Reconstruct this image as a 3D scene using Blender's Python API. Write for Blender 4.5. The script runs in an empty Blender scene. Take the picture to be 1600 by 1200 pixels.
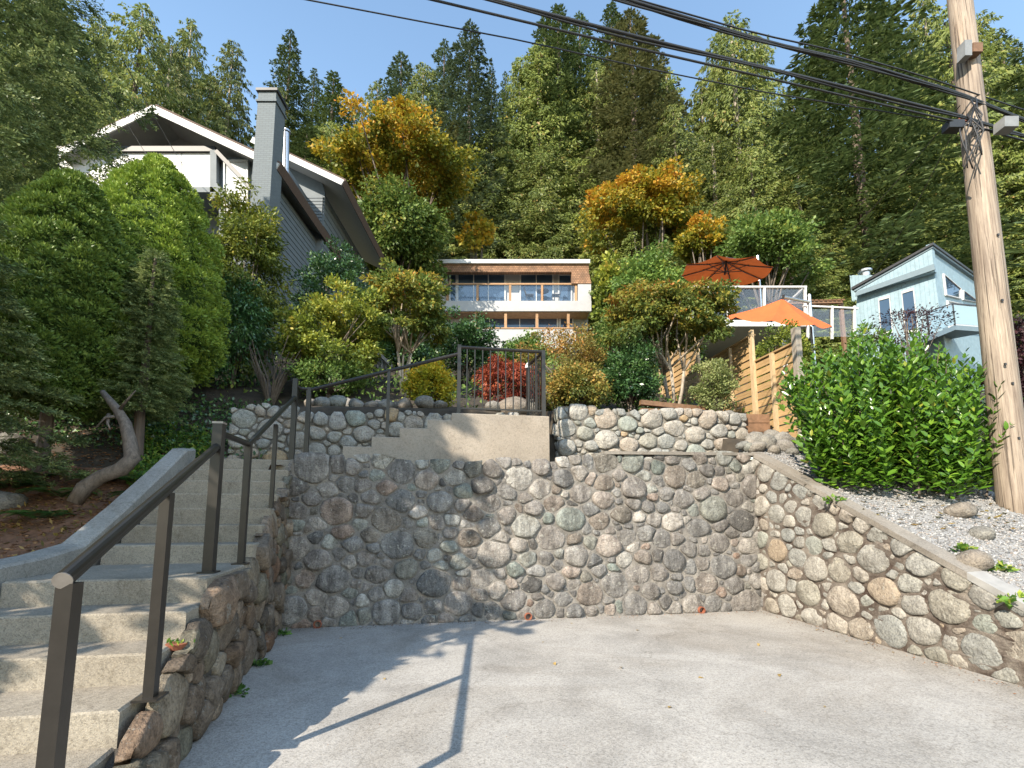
import bpy, math, random
import numpy as np
from mathutils import Vector, Matrix

scene = bpy.context.scene
COL = scene.collection
rad = math.radians

# ------------------------------------------------------------------ camera
EYE = 1.47; FPX = 740.0; PITCH = rad(6.7); CX = 800.0
HOR = 802.0; CY = HOR - FPX * math.tan(PITCH)
cd = bpy.data.cameras.new('camera'); cam = bpy.data.objects.new('camera', cd); COL.objects.link(cam)
cam.location = (0, 0, EYE); cam.rotation_euler = (rad(90) + PITCH, 0, 0)
cd.sensor_fit = 'HORIZONTAL'; cd.sensor_width = 36.0; cd.lens = FPX / 1600 * 36.0
cd.shift_y = (CY - 600.0) / 1600.0
cd.clip_start = 0.05; cd.clip_end = 2000
scene.camera = cam
scene.render.resolution_x = 1024; scene.render.resolution_y = 768

# ------------------------------------------------------------------ sky, sun, exposure
SUN_EL = rad(33.5); SUN_FROM = Vector((-2.01, -2.61, 0)).normalized()      # where the sun stands
w = bpy.data.worlds.new('World'); scene.world = w; w.use_nodes = True
wn = w.node_tree.nodes; wl = w.node_tree.links
sky = wn.new('ShaderNodeTexSky'); sky.sky_type = 'NISHITA'; sky.sun_disc = False
sky.sun_elevation = SUN_EL
sky.sun_rotation = -math.atan2(SUN_FROM.x, SUN_FROM.y)
sky.air_density = 1.7; sky.dust_density = 0.3; sky.ozone_density = 3.0
wl.new(sky.outputs[0], wn['Background'].inputs[0]); wn['Background'].inputs[1].default_value = 0.15
sl = bpy.data.lights.new('sun', 'SUN'); sl.energy = 4.7; sl.angle = rad(0.55); sl.color = (1.0, 0.90, 0.75)
so = bpy.data.objects.new('sun', sl); COL.objects.link(so)
sdir = Vector((SUN_FROM.x * math.cos(SUN_EL), SUN_FROM.y * math.cos(SUN_EL), math.sin(SUN_EL)))
so.rotation_euler = sdir.to_track_quat('Z', 'Y').to_euler(); so.location = (-20, -25, 30)
vs = scene.view_settings; vs.view_transform = 'Standard'; vs.look = 'None'; vs.gamma = 1.0; vs.exposure = 1.0
vs.use_curve_mapping = False

# ------------------------------------------------------------------ pixel -> place
def ray(px, py):
    X = (px - CX) / FPX; U = (CY - py) / FPX; c, s = math.cos(PITCH), math.sin(PITCH)
    return Vector((X, c - U * s, s + U * c))
def at(px, py, Y):
    d = ray(px, py); k = Y / d.y
    return Vector((d.x * k, Y, EYE + d.z * k))
def hit(px, py, p0, n):
    d = ray(px, py); o = Vector((0, 0, EYE)); k = (Vector(p0) - o).dot(Vector(n)) / d.dot(Vector(n))
    return o + d * k
# the parking pad's own axes: e1 along the back wall, e2 into the hill
CL = Vector((-2.97, 6.29, 0)); CR = Vector((3.83, 7.45, 0))
E1 = (CR - CL).normalized(); E2 = Vector((-E1.y, E1.x, 0)); PADW = (CR - CL).length
def uv(u, v, z=0.0): return CL + E1 * u + E2 * v + Vector((0, 0, z))
def to_uv(x, y):
    d = Vector((x - CL.x, y - CL.y, 0)); return d.dot(E1), d.dot(E2)
def hitv(px, py, v): return hit(px, py, uv(0, v), E2)

# ------------------------------------------------------------------ objects
WORLD = {}
def new_mesh(name, V, F):
    me = bpy.data.meshes.new(name)
    if isinstance(F, np.ndarray):
        V = np.asarray(V, dtype=np.float32); n, k = F.shape
        me.vertices.add(len(V)); me.vertices.foreach_set('co', V.ravel())
        me.loops.add(n * k); me.loops.foreach_set('vertex_index', F.astype(np.int32).ravel())
        me.polygons.add(n); me.polygons.foreach_set('loop_start', np.arange(0, n * k, k, dtype=np.int32))
        me.update(calc_edges=True)
    else:
        me.from_pydata([tuple(v) for v in V], [], F); me.update()
    return me
def link(o, parent=None, label=None, cat=None, group=None, kind=None):
    COL.objects.link(o)
    if parent is not None: o.parent = parent
    if label: o['label'] = label
    if cat: o['category'] = cat
    if group: o['group'] = group
    if kind: o['kind'] = kind
    return o
def thing(name, label, cat, loc=(0, 0, 0), group=None, rz=0.0, sc=1.0):
    o = bpy.data.objects.new(name, None); o.empty_display_size = 0.2
    o.location = loc; o.rotation_euler = (0, 0, rz); o.scale = (sc,) * 3
    link(o, None, label, cat, group); WORLD[o.name] = Vector(loc)
    return o
def origin_of(o):
    return WORLD.get(o.name, Vector((0, 0, 0)))
def obj(name, V, F, mat, parent=None, smooth=False, local=False, **kw):
    """one mesh object; V in world coordinates unless local"""
    V = np.asarray([tuple(v) for v in V] if not isinstance(V, np.ndarray) else V, dtype=np.float64)
    if local: c = np.zeros(3)
    else:
        c = V.mean(axis=0); c[2] = V[:, 2].min(); V = V - c
    me = new_mesh(name, V, F)
    if mat: me.materials.append(mat)
    if smooth: me.polygons.foreach_set('use_smooth', np.ones(len(me.polygons), dtype=bool))
    o = bpy.data.objects.new(name, me)
    po = origin_of(parent) if parent is not None else Vector((0, 0, 0))
    if not local: o.location = Vector(c) - po
    link(o, parent, **kw)
    if not local: WORLD[o.name] = Vector(c)
    else: WORLD[o.name] = po
    return o

class MB:
    """collects simple solids into one mesh"""
    def __init__(s): s.v = []; s.f = []
    def add(s, V, F):
        b = len(s.v); s.v += [tuple(x) for x in V]; s.f += [tuple(i + b for i in f) for f in F]; return s
    def slab(s, pts, ext):
        n = len(pts); e = Vector(ext); P = [Vector(p) for p in pts]
        V = P + [p + e for p in P]
        F = [tuple(range(n))[::-1], tuple(range(n, 2 * n))] + [(i, (i + 1) % n, n + (i + 1) % n, n + i) for i in range(n)]
        return s.add(V, F)
    def box(s, c, ax, ay, az):
        c, ax, ay, az = map(Vector, (c, ax, ay, az))
        V = [c + ax * i + ay * j + az * k for k in (-.5, .5) for j in (-.5, .5) for i in (-.5, .5)]
        F = [(0, 2, 3, 1), (4, 5, 7, 6), (0, 1, 5, 4), (2, 6, 7, 3), (0, 4, 6, 2), (1, 3, 7, 5)]
        return s.add(V, F)
    def bar(s, a, b, wd, dp, up=(0, 0, 1)):
        a, b = Vector(a), Vector(b); t = b - a; L = t.length; t.normalize()
        up = Vector(up); sd = t.cross(up)
        if sd.length < 1e-4: sd = t.cross(Vector((0, 1, 0)))
        sd.normalize(); u2 = sd.cross(t).normalized()
        return s.box((a + b) / 2, sd * wd, u2 * dp, t * L)
    def tube(s, pts, r, n=8, cap=True):
        P = [Vector(p) for p in pts]; m = len(P); R = r if hasattr(r, '__len__') else [r] * m
        rings = []; prev = None
        for i in range(m):
            t = (P[min(i + 1, m - 1)] - P[max(i - 1, 0)]).normalized()
            if prev is None:
                a = t.cross(Vector((0, 0, 1)))
                if a.length < 1e-3: a = t.cross(Vector((0, 1, 0)))
            else: a = prev - t * prev.dot(t)
            a.normalize(); prev = a; b = t.cross(a)
            rings.append([P[i] + (a * math.cos(2 * math.pi * k / n) + b * math.sin(2 * math.pi * k / n)) * R[i] for k in range(n)])
        V = [p for rg in rings for p in rg]
        F = [(i * n + k, i * n + (k + 1) % n, (i + 1) * n + (k + 1) % n, (i + 1) * n + k) for i in range(m - 1) for k in range(n)]
        if cap: F += [tuple(range(n))[::-1], tuple((m - 1) * n + k for k in range(n))]
        return s.add(V, F)
    def build(s, name, mat, parent=None, smooth=False, **kw):
        return obj(name, s.v, s.f, mat, parent, smooth, **kw)

# ------------------------------------------------------------------ materials
def nmat(name):
    m = bpy.data.materials.new(name); m.use_nodes = True
    nt = m.node_tree; return m, nt, nt.nodes['Principled BSDF'], nt.nodes['Material Output']
def node(nt, typ, **kw):
    n = nt.nodes.new(typ)
    for k, v in kw.items():
        if k.startswith('i_'): n.inputs[int(k[2:])].default_value = v
        else: setattr(n, k, v)
    return n
def ramp(nt, stops, interp='LINEAR'):
    r = nt.nodes.new('ShaderNodeValToRGB'); cr = r.color_ramp; cr.interpolation = interp
    while len(cr.elements) > 1: cr.elements.remove(cr.elements[-1])
    for i, (p, c) in enumerate(stops):
        e = cr.elements[0] if i == 0 else cr.elements.new(p)
        e.position = p; e.color = (*c, 1) if len(c) == 3 else c
    return r
def noise(nt, vec, scale, detail=6, rough=0.6, dist=0.0):
    n = node(nt, 'ShaderNodeTexNoise'); n.inputs['Scale'].default_value = scale; n.inputs['Detail'].default_value = detail
    n.inputs['Roughness'].default_value = rough; n.inputs['Distortion'].default_value = dist
    nt.links.new(vec, n.inputs['Vector']); return n
def mixc(nt, fac, a, b, mode='MIX'):
    m = node(nt, 'ShaderNodeMix', data_type='RGBA', blend_type=mode)
    for sock, val in ((m.inputs[0], fac), (m.inputs[6], a), (m.inputs[7], b)):
        if hasattr(val, 'links'): nt.links.new(val, sock)
        elif isinstance(val, (int, float)): sock.default_value = val
        else: sock.default_value = (*val, 1)
    return m.outputs[2]
def scaled(nt, vec, s):
    m = node(nt, 'ShaderNodeMapping'); m.inputs['Scale'].default_value = s; nt.links.new(vec, m.inputs['Vector']); return m.outputs[0]
def bump(nt, b, h, strength, dist=0.02):
    n = node(nt, 'ShaderNodeBump'); n.inputs['Strength'].default_value = strength; n.inputs['Distance'].default_value = dist
    nt.links.new(h, n.inputs['Height']); nt.links.new(n.outputs[0], b.inputs['Normal']); return n
def coord(nt, obj_space=False):
    if obj_space: return node(nt, 'ShaderNodeTexCoord').outputs['Object']
    return node(nt, 'ShaderNodeNewGeometry').outputs['Position']

def plain(name, col, rough=0.6, metal=0.0, var=0.12, scale=6.0, bmp=0.1, bscale=60.0, stretch=(1, 1, 1), spec=0.5):
    """one colour with soft patches and grain"""
    m, nt, b, out = nmat(name); P = scaled(nt, coord(nt), stretch)
    n1 = noise(nt, P, scale, 8, 0.65)
    lo = tuple(max(0, c * (1 - var * 2)) for c in col); hi = tuple(min(1, c * (1 + var * 2)) for c in col)
    r = ramp(nt, [(0.25, lo), (0.5, col), (0.75, hi)]); nt.links.new(n1.outputs[0], r.inputs[0])
    nt.links.new(r.outputs[0], b.inputs['Base Color']); b.inputs['Roughness'].default_value = rough; b.inputs['Metallic'].default_value = metal
    b.inputs['Specular IOR Level'].default_value = spec
    if bmp:
        n2 = noise(nt, P, bscale, 4, 0.6); bump(nt, b, n2.outputs[0], bmp, 0.01)
    return m
def leafmat(name, stops, trans=0.38, rough=0.5, spec=0.35, var=0.25):
    m, nt, b, out = nmat(name)
    a = node(nt, 'ShaderNodeAttribute', attribute_name='tint')
    r = ramp(nt, stops); nt.links.new(a.outputs['Fac'], r.inputs[0])
    oi = node(nt, 'ShaderNodeObjectInfo'); mr = node(nt, 'ShaderNodeMapRange')
    mr.inputs[3].default_value = 1 - var; mr.inputs[4].default_value = 1 + var; nt.links.new(oi.outputs['Random'], mr.inputs[0])
    hsv = node(nt, 'ShaderNodeHueSaturation'); nt.links.new(mr.outputs[0], hsv.inputs['Value']); nt.links.new(r.outputs[0], hsv.inputs['Color'])
    nt.links.new(hsv.outputs[0], b.inputs['Base Color']); b.inputs['Roughness'].default_value = rough; b.inputs['Specular IOR Level'].default_value = spec
    t = node(nt, 'ShaderNodeBsdfTranslucent'); nt.links.new(hsv.outputs[0], t.inputs[0])
    mx = node(nt, 'ShaderNodeMixShader'); mx.inputs[0].default_value = trans
    nt.links.new(b.outputs[0], mx.inputs[1]); nt.links.new(t.outputs[0], mx.inputs[2]); nt.links.new(mx.outputs[0], out.inputs[0])
    return m
def stone_mat(name, stops, streak=0.5, moss=0.0, val=1.0):
    """each stone its own tone; speckle, lichen and rain streaks run over it"""
    m, nt, b, out = nmat(name); P = coord(nt)
    oi = node(nt, 'ShaderNodeObjectInfo'); r = ramp(nt, stops, 'LINEAR'); nt.links.new(oi.outputs['Random'], r.inputs[0])
    n1 = noise(nt, P, 7.0, 4, 0.7, 0.6); n2 = noise(nt, P, 55.0, 3, 0.7); n3 = noise(nt, scaled(nt, P, (5.0, 5.0, 0.9)), 1.6, 4, 0.65)
    k1 = ramp(nt, [(0.3, (0.62, 0.60, 0.58)), (0.55, (1, 1, 1)), (0.75, (1.22, 1.2, 1.15))]); nt.links.new(n1.outputs[0], k1.inputs[0])
    c = mixc(nt, 1.0, r.outputs[0], k1.outputs[0], 'MULTIPLY')
    k2 = ramp(nt, [(0.33, (0.45, 0.45, 0.46)), (0.5, (1, 1, 1)), (0.7, (1.3, 1.28, 1.22))]); nt.links.new(n2.outputs[0], k2.inputs[0])
    c = mixc(nt, 0.75, c, k2.outputs[0], 'MULTIPLY')
    k3 = ramp(nt, [(0.42, (1, 1, 1)), (0.60, (0.36, 0.35, 0.35))]); nt.links.new(n3.outputs[0], k3.inputs[0])
    c = mixc(nt, streak, c, k3.outputs[0], 'MULTIPLY')
    n4 = noise(nt, P, 16.0, 3, 0.75); k4 = ramp(nt, [(0.60, (0, 0, 0)), (0.68, (1, 1, 1))]); nt.links.new(n4.outputs[0], k4.inputs[0])
    mth = node(nt, 'ShaderNodeMath', operation='MULTIPLY'); mth.inputs[1].default_value = 0.55; nt.links.new(k4.outputs[0], mth.inputs[0])
    c = mixc(nt, mth.outputs[0], c, (0.46 * val, 0.45 * val, 0.40 * val))
    if moss:
        n5 = noise(nt, P, 9.0, 4, 0.75, 0.8); k5 = ramp(nt, [(0.58, (0, 0, 0)), (0.66, (1, 1, 1))]); nt.links.new(n5.outputs[0], k5.inputs[0])
        m5 = node(nt, 'ShaderNodeMath', operation='MULTIPLY'); m5.inputs[1].default_value = moss; nt.links.new(k5.outputs[0], m5.inputs[0])
        c = mixc(nt, m5.outputs[0], c, (0.05, 0.032, 0.018))
    nt.links.new(c, b.inputs['Base Color']); b.inputs['Roughness'].default_value = 0.85; b.inputs['Specular IOR Level'].default_value = 0.25
    n6 = noise(nt, P, 28.0, 5, 0.72); n7 = noise(nt, P, 11.0, 3, 0.6); mb_ = node(nt, 'ShaderNodeMath', operation='ADD'); nt.links.new(n6.outputs[0], mb_.inputs[0]); nt.links.new(n7.outputs[0], mb_.inputs[1]); bump(nt, b, mb_.outputs[0], 0.8, 0.035)
    return m
def mortar_mat(name, col, col2):
    m, nt, b, out = nmat(name); P = coord(nt)
    n1 = noise(nt, P, 3.0, 8, 0.7, 0.4); r = ramp(nt, [(0.35, col2), (0.6, col)]); nt.links.new(n1.outputs[0], r.inputs[0])
    n2 = noise(nt, P, 120.0, 4, 0.7); k = ramp(nt, [(0.35, (0.6, 0.6, 0.6)), (0.6, (1.1, 1.1, 1.1))]); nt.links.new(n2.outputs[0], k.inputs[0])
    nt.links.new(mixc(nt, 0.9, r.outputs[0], k.outputs[0], 'MULTIPLY'), b.inputs['Base Color']); b.inputs['Roughness'].default_value = 0.92
    n3 = noise(nt, P, 40.0, 8, 0.75); bump(nt, b, n3.outputs[0], 0.7, 0.03); return m
def concrete_mat(name, col, agg=0.5, dark=0.5, scale=110.0):
    """poured concrete: aggregate speckle, damp patches, hairline cracks"""
    m, nt, b, out = nmat(name); P = coord(nt)
    v = node(nt, 'ShaderNodeTexVoronoi'); v.inputs['Scale'].default_value = scale; nt.links.new(P, v.inputs['Vector'])
    sp = node(nt, 'ShaderNodeSeparateColor'); nt.links.new(v.outputs['Color'], sp.inputs[0])
    k = ramp(nt, [(0.0, (0.28, 0.28, 0.29)), (0.22, (0.75, 0.74, 0.72)), (0.6, (1, 1, 1)), (1.0, (1.35, 1.32, 1.25))]); nt.links.new(sp.outputs[0], k.inputs[0])
    n1 = noise(nt, P, 1.1, 6, 0.68, 0.5); r = ramp(nt, [(0.3, tuple(c * (1 - 0.45 * dark) for c in col)), (0.55, col), (0.75, tuple(min(1, c * 1.12) for c in col))]); nt.links.new(n1.outputs[0], r.inputs[0])
    c = mixc(nt, agg, r.outputs[0], k.outputs[0], 'MULTIPLY')
    n4 = noise(nt, P, 34.0, 6, 0.8); k4 = ramp(nt, [(0.34, (0.6, 0.58, 0.55)), (0.52, (1, 1, 1))]); nt.links.new(n4.outputs[0], k4.inputs[0])
    c = mixc(nt, 0.7, c, k4.outputs[0], 'MULTIPLY')
    nw = noise(nt, P, 1.7, 5, 0.6); wv = node(nt, 'ShaderNodeVectorMath', operation='ADD'); nt.links.new(P, wv.inputs[0]); nt.links.new(nw.outputs['Color'], wv.inputs[1])
    vc = node(nt, 'ShaderNodeTexVoronoi', feature='DISTANCE_TO_EDGE'); vc.inputs['Scale'].default_value = 0.42; nt.links.new(wv.outputs[0], vc.inputs['Vector'])
    kc = ramp(nt, [(0.0, (0.30, 0.28, 0.25)), (0.006, (1, 1, 1))]); nt.links.new(vc.outputs['Distance'], kc.inputs[0])
    c = mixc(nt, 0.30, c, kc.outputs[0], 'MULTIPLY')
    nst = noise(nt, P, 0.55, 5, 0.7, 0.9); kst = ramp(nt, [(0.46, (1, 1, 1)), (0.66, (0.66, 0.62, 0.57))]); nt.links.new(nst.outputs[0], kst.inputs[0]); c = mixc(nt, dark, c, kst.outputs[0], 'MULTIPLY')
    nt.links.new(c, b.inputs['Base Color']); b.inputs['Roughness'].default_value = 0.88; b.inputs['Specular IOR Level'].default_value = 0.25
    bump(nt, b, v.outputs['Distance'], 0.25, 0.006); return m
def lines_mat(name, col, axis_vec, period, depth=0.6, rough=0.6):
    """painted boards: fine grooves at a fixed spacing along axis_vec (world metres)"""
    m, nt, b, out = nmat(name); P = coord(nt)
    d = node(nt, 'ShaderNodeVectorMath', operation='DOT_PRODUCT'); d.inputs[1].default_value = axis_vec; nt.links.new(P, d.inputs[0])
    q = node(nt, 'ShaderNodeMath', operation='DIVIDE'); q.inputs[1].default_value = period; nt.links.new(d.outputs['Value'], q.inputs[0])
    fr = node(nt, 'ShaderNodeMath', operation='FRACT'); nt.links.new(q.outputs[0], fr.inputs[0])
    k = ramp(nt, [(0.0, (0, 0, 0)), (0.10, (0, 0, 0)), (0.16, (1, 1, 1)), (1.0, (0.85, 0.85, 0.85))]); nt.links.new(fr.outputs[0], k.inputs[0])
    n1 = noise(nt, P, 5.0, 6, 0.6); r = ramp(nt, [(0.3, tuple(c * 0.85 for c in col)), (0.7, tuple(min(1, c * 1.1) for c in col))]); nt.links.new(n1.outputs[0], r.inputs[0])
    nt.links.new(r.outputs[0], b.inputs['Base Color']); b.inputs['Roughness'].default_value = rough
    bump(nt, b, k.outputs[0], depth, 0.03); return m
def wood_mat(name, col, col2, stretch=(14, 14, 1.0), scale=3.0, rough=0.7, crack=0.0):
    m, nt, b, out = nmat(name); P = coord(nt)
    n1 = noise(nt, scaled(nt, P, stretch), scale, 8, 0.7, 0.4); r = ramp(nt, [(0.3, col2), (0.6, col), (0.8, tuple(min(1, c * 1.15) for c in col))]); nt.links.new(n1.outputs[0], r.inputs[0])
    oi = node(nt, 'ShaderNodeObjectInfo'); mr = node(nt, 'ShaderNodeMapRange'); mr.inputs[3].default_value = 0.82; mr.inputs[4].default_value = 1.15; nt.links.new(oi.outputs['Random'], mr.inputs[0])
    hsv = node(nt, 'ShaderNodeHueSaturation'); nt.links.new(mr.outputs[0], hsv.inputs['Value']); nt.links.new(r.outputs[0], hsv.inputs['Color'])
    col_out = hsv.outputs[0]; hgt = n1.outputs[0]
    if crack:
        n2 = noise(nt, scaled(nt, P, (46, 46, .55)), 1.0, 3, .6, .3); k2 = ramp(nt, [(.36, (.22, .19, .17)), (.42, (1, 1, 1))]); nt.links.new(n2.outputs[0], k2.inputs[0])
        n3 = noise(nt, scaled(nt, P, (3, 3, .9)), 1.0, 4, .6); k3 = ramp(nt, [(.35, (.62, .60, .60)), (.6, (1, 1, 1)), (.8, (1.1, .98, .88))]); nt.links.new(n3.outputs[0], k3.inputs[0])
        col_out = mixc(nt, crack, mixc(nt, .8, col_out, k3.outputs[0], 'MULTIPLY'), k2.outputs[0], 'MULTIPLY'); hgt = k2.outputs[0]
    nt.links.new(col_out, b.inputs['Base Color']); b.inputs['Roughness'].default_value = rough
    bump(nt, b, hgt, 0.35 if not crack else .8, 0.01); return m
def glass_mat(name, col, rough=0.04, alpha=1.0):
    m, nt, b, out = nmat(name)
    b.inputs['Base Color'].default_value = (*col, 1); b.inputs['Roughness'].default_value = rough; b.inputs['Specular IOR Level'].default_value = 0.9
    if alpha < 1:
        t = node(nt, 'ShaderNodeBsdfTransparent'); g = node(nt, 'ShaderNodeBsdfGlossy'); g.inputs['Roughness'].default_value = 0.03
        mx = node(nt, 'ShaderNodeMixShader'); mx.inputs[0].default_value = alpha
        nt.links.new(t.outputs[0], mx.inputs[1]); nt.links.new(g.outputs[0], mx.inputs[2]); nt.links.new(mx.outputs[0], out.inputs[0])
    return m

STONES = [(0.0, (0.10, 0.098, 0.097)), (0.12, (0.27, 0.25, 0.235)), (0.24, (0.17, 0.17, 0.172)), (0.36, (0.36, 0.335, 0.31)), (0.48, (0.15, 0.152, 0.155)), (0.58, (0.28, 0.275, 0.27)),
          (0.68, (0.22, 0.185, 0.16)), (0.78, (0.20, 0.235, 0.22)), (0.9, (0.42, 0.40, 0.375)), (1.0, (0.26, 0.19, 0.155))]
PALES = [(p, (c[0] * .88, c[1] * .87, c[2] * .86)) for p, c in [(0.0, (0.38, 0.37, 0.34)), (0.2, (0.46, 0.44, 0.40)), (0.4, (0.36, 0.37, 0.355)), (0.55, (0.50, 0.47, 0.42)), (0.7, (0.42, 0.36, 0.30)),
         (0.82, (0.36, 0.39, 0.35)), (0.93, (0.48, 0.45, 0.42)), (1.0, (0.45, 0.33, 0.20))]]
M = dict(
    stone_back=stone_mat('weathered_fieldstone', [(p, (c[0] * 1.12, c[1] * 1.10, c[2] * 1.07)) for p, c in STONES], 0.66, 0, 1.0),
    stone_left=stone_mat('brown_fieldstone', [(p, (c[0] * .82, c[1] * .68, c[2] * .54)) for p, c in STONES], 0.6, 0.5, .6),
    stone_right=stone_mat('mossy_fieldstone', PALES, 0.22),
    stone_boulder=stone_mat('loose_fieldstone', [(p, (c[0] * .72, c[1] * .71, c[2] * .70)) for p, c in PALES], 0.2, 0.3, .7),
    stone_pale=stone_mat('pale_fieldstone', PALES, 0.12, 0.15),
    mortar_back=mortar_mat('grey_mortar', (0.28, 0.255, 0.225), (0.15, 0.138, 0.125)),
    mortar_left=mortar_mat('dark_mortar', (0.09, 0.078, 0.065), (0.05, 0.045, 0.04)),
    mortar_right=mortar_mat('mossy_mortar', (0.25, 0.215, 0.18), (0.055, 0.032, 0.022)),
    mortar_pale=mortar_mat('pale_mortar', (0.24, 0.22, 0.19), (0.11, 0.10, 0.085)),
    pad=concrete_mat('exposed_aggregate_concrete', (0.40, 0.378, 0.348), 0.42, 0.6, 110.0),
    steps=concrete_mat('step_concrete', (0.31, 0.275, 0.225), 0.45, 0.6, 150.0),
    curbc=concrete_mat('curb_concrete', (0.33, 0.315, 0.29), 0.35, 0.6, 130.0),
    boxc=concrete_mat('smooth_concrete', (0.34, 0.295, 0.245), 0.25, 0.45, 150.0),
    capc=concrete_mat('cap_concrete', (0.27, 0.245, 0.215), 0.3, 0.6, 130.0),
    whitecap=plain('white_painted_concrete', (0.30, 0.29, 0.275), 0.7),
    asphalt=concrete_mat('asphalt', (0.055, 0.055, 0.057), 0.5, 0.4, 140.0),
    rail=plain('dark_bronze_powder_coat', (0.038, 0.034, 0.030), 0.34, 0.45, 0.1, 8, 0.03),
    railcap=plain('worn_metal_cap', (0.30, 0.27, 0.24), 0.45, 0.6, 0.1, 20, 0.03),
    soil=plain('forest_soil', (0.045, 0.035, 0.024), 0.95, 0, 0.3, 4, 0.8, 25),
    mulch=plain('bark_mulch', (0.17, 0.085, 0.048), 0.95, 0, 0.35, 9, 0.9, 45),
    gravel=plain('gravel_base', (0.26, 0.255, 0.25), 0.95, 0, 0.35, 60, 0.9, 80),
    bark=wood_mat('conifer_bark', (0.14, 0.10, 0.075), (0.05, 0.036, 0.028), (8, 8, 1.2), 2.0),
    palebark=wood_mat('pale_bark', (0.42, 0.36, 0.29), (0.20, 0.16, 0.12), (6, 6, 2), 3.0),
    greybark=wood_mat('grey_weathered_bark', (0.17, 0.135, 0.105), (0.05, 0.038, 0.03), (6, 6, 2.5), 5.0),
)

# ================================================================== ground, pad, hillside
def smooth_noise(x, y, s=1.0, seed=0):
    return (math.sin(x * 1.7 * s + seed) * math.cos(y * 1.3 * s + seed * 2.1) + 0.5 * math.sin(x * 3.9 * s + y * 2.7 * s + seed * 0.7) + 0.3 * math.sin(y * 6.3 * s - x * 5.1 * s + seed)) / 1.8
PC_V = [0.0, 1.0, 1.08, 3.0, 5.4, 8.0, 15.0, 24.0, 35.0, 70.0, 130.0]
PC2_V = [0.0, 1.36, 1.44, 3.0] + PC_V[4:]
PC_Z = [2.12, 2.14, 3.22, 3.58, 4.75, 6.1, 8.6, 11.9, 17.0, 39.0, 72.0]
PL_V = [-6.0, -4.6, -3.0, -1.5, 0.0, 1.0, 2.6, 3.4, 5.4, 8.0, 15.0, 24.0, 35.0, 70.0, 130.0]
PL_Z = [0.0, 0.12, 0.62, 1.02, 1.62, 2.12, 3.1, 3.6, 4.75, 6.1, 8.6, 11.9, 17.0, 39.0, 72.0]
def wall_right_top(v): return max(0.02, 2.41 + 0.516 * v)
PR_V = [0.0, 0.8, 1.6, 3.0, 5.4, 8.0, 15.0, 24.0, 35.0, 70.0, 130.0]
PR_Z = [2.40, 2.75, 3.15, 3.6, 4.75, 6.1, 8.6, 11.9, 17.0, 39.0, 72.0]
def TZ(x, y):
    u, v = to_uv(x, y); PCV = PC2_V if u < 3.75 else PC_V
    if u < -0.4 + 0.0 * v and v < 3.4:
        z = float(np.interp(v, PL_V, PL_Z)); k = min(1, max(0, (v - 0.2) / 0.6)) * min(1, max(0, (u + 1.6) / 1.0))
        if u > -1.4 and v > 0: z = z * (1 - k) + float(np.interp(v, PCV, PC_Z)) * k
    elif u > PADW - 0.15:
        if v < 0: z = wall_right_top(v) - 0.04 + 0.05 * max(0, u - PADW)
        else:
            z = float(np.interp(v, PR_V, PR_Z))
            k = min(1, max(0, (u - PADW) / 0.7)); z = z * k + float(np.interp(v, PCV, PC_Z)) * (1 - k) if u < PADW + 0.0 else z
    else:
        z = float(np.interp(v, PCV, PC_Z))
    if v > 1.5: z += 0.10 * smooth_noise(x, y, 0.6, 3)
    elif u < -0.9 or u > PADW + 0.6: z += 0.03 * smooth_noise(x, y, 1.4, 1)
    return max(z, -0.03)
def ground_pt(px, py, Y): p = at(px, py, Y); return Vector((p.x, p.y, TZ(p.x, p.y)))

# the street sheet to the horizon
obj('ground', [(-600, -600, -0.06), (600, -600, -0.06), (600, 900, -0.06), (-600, 900, -0.06)], [(0, 1, 2, 3)], M['asphalt'], kind='structure')
# the pad: left edge follows the stair wall
LW_T = Vector((-0.284, 0.959, 0)).normalized(); LW_N = Vector((LW_T.y, -LW_T.x, 0))
def lw(Y): return Vector((-2.08 - 0.2957 * (Y - 3.28), Y, 0))
pad_pts = [lw(7.0) - E1 * 0.5, uv(PADW + 0.25, 0.3), uv(PADW + 0.25, -9), uv(-3.6, -9), lw(0.4) - E1 * 1.2, lw(0.9) + LW_N * 0]
pp = [tuple(p) for p in pad_pts]
obj('parking_pad', pp, [tuple(range(len(pp)))[::-1]], M['pad'], kind='structure')

# stair right edge
def XR(d): return float(np.interp(d, [0.5, 2.48, 3.44, 4.5, 6.52, 8.0], [-1.50, -1.99, -2.22, -2.47, -3.08, -3.53]))
def inside_cut(x, y):
    u, v = to_uv(x, y)
    if y > 6.75 and v > 0.12: return False
    if v > 0.12: return False
    if u > PADW + 0.12: return False
    return x > XR(y) - (1.42 if y > 3.3 else 1.5)      # pad and stairs
xs = np.concatenate([np.arange(-220, -40, 12.0), np.arange(-40, -9, 1.5), np.arange(-9, 9, 0.13), np.arange(9, 40, 1.5), np.arange(40, 221, 12.0)])
ys = np.concatenate([np.arange(-6, 0.8, 0.8), np.arange(0.8, 10.5, 0.13), np.arange(10.5, 40, 0.8), np.arange(40, 150, 4.0)])
grid = [[(float(x), float(y), TZ(float(x), float(y))) for x in xs] for y in ys]
parts = {'hillside': [], 'gravel_bed': [], 'mulch_bed': []}
nx = len(xs)
cut = [[inside_cut(x, y) for x in xs] for y in ys]
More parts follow.
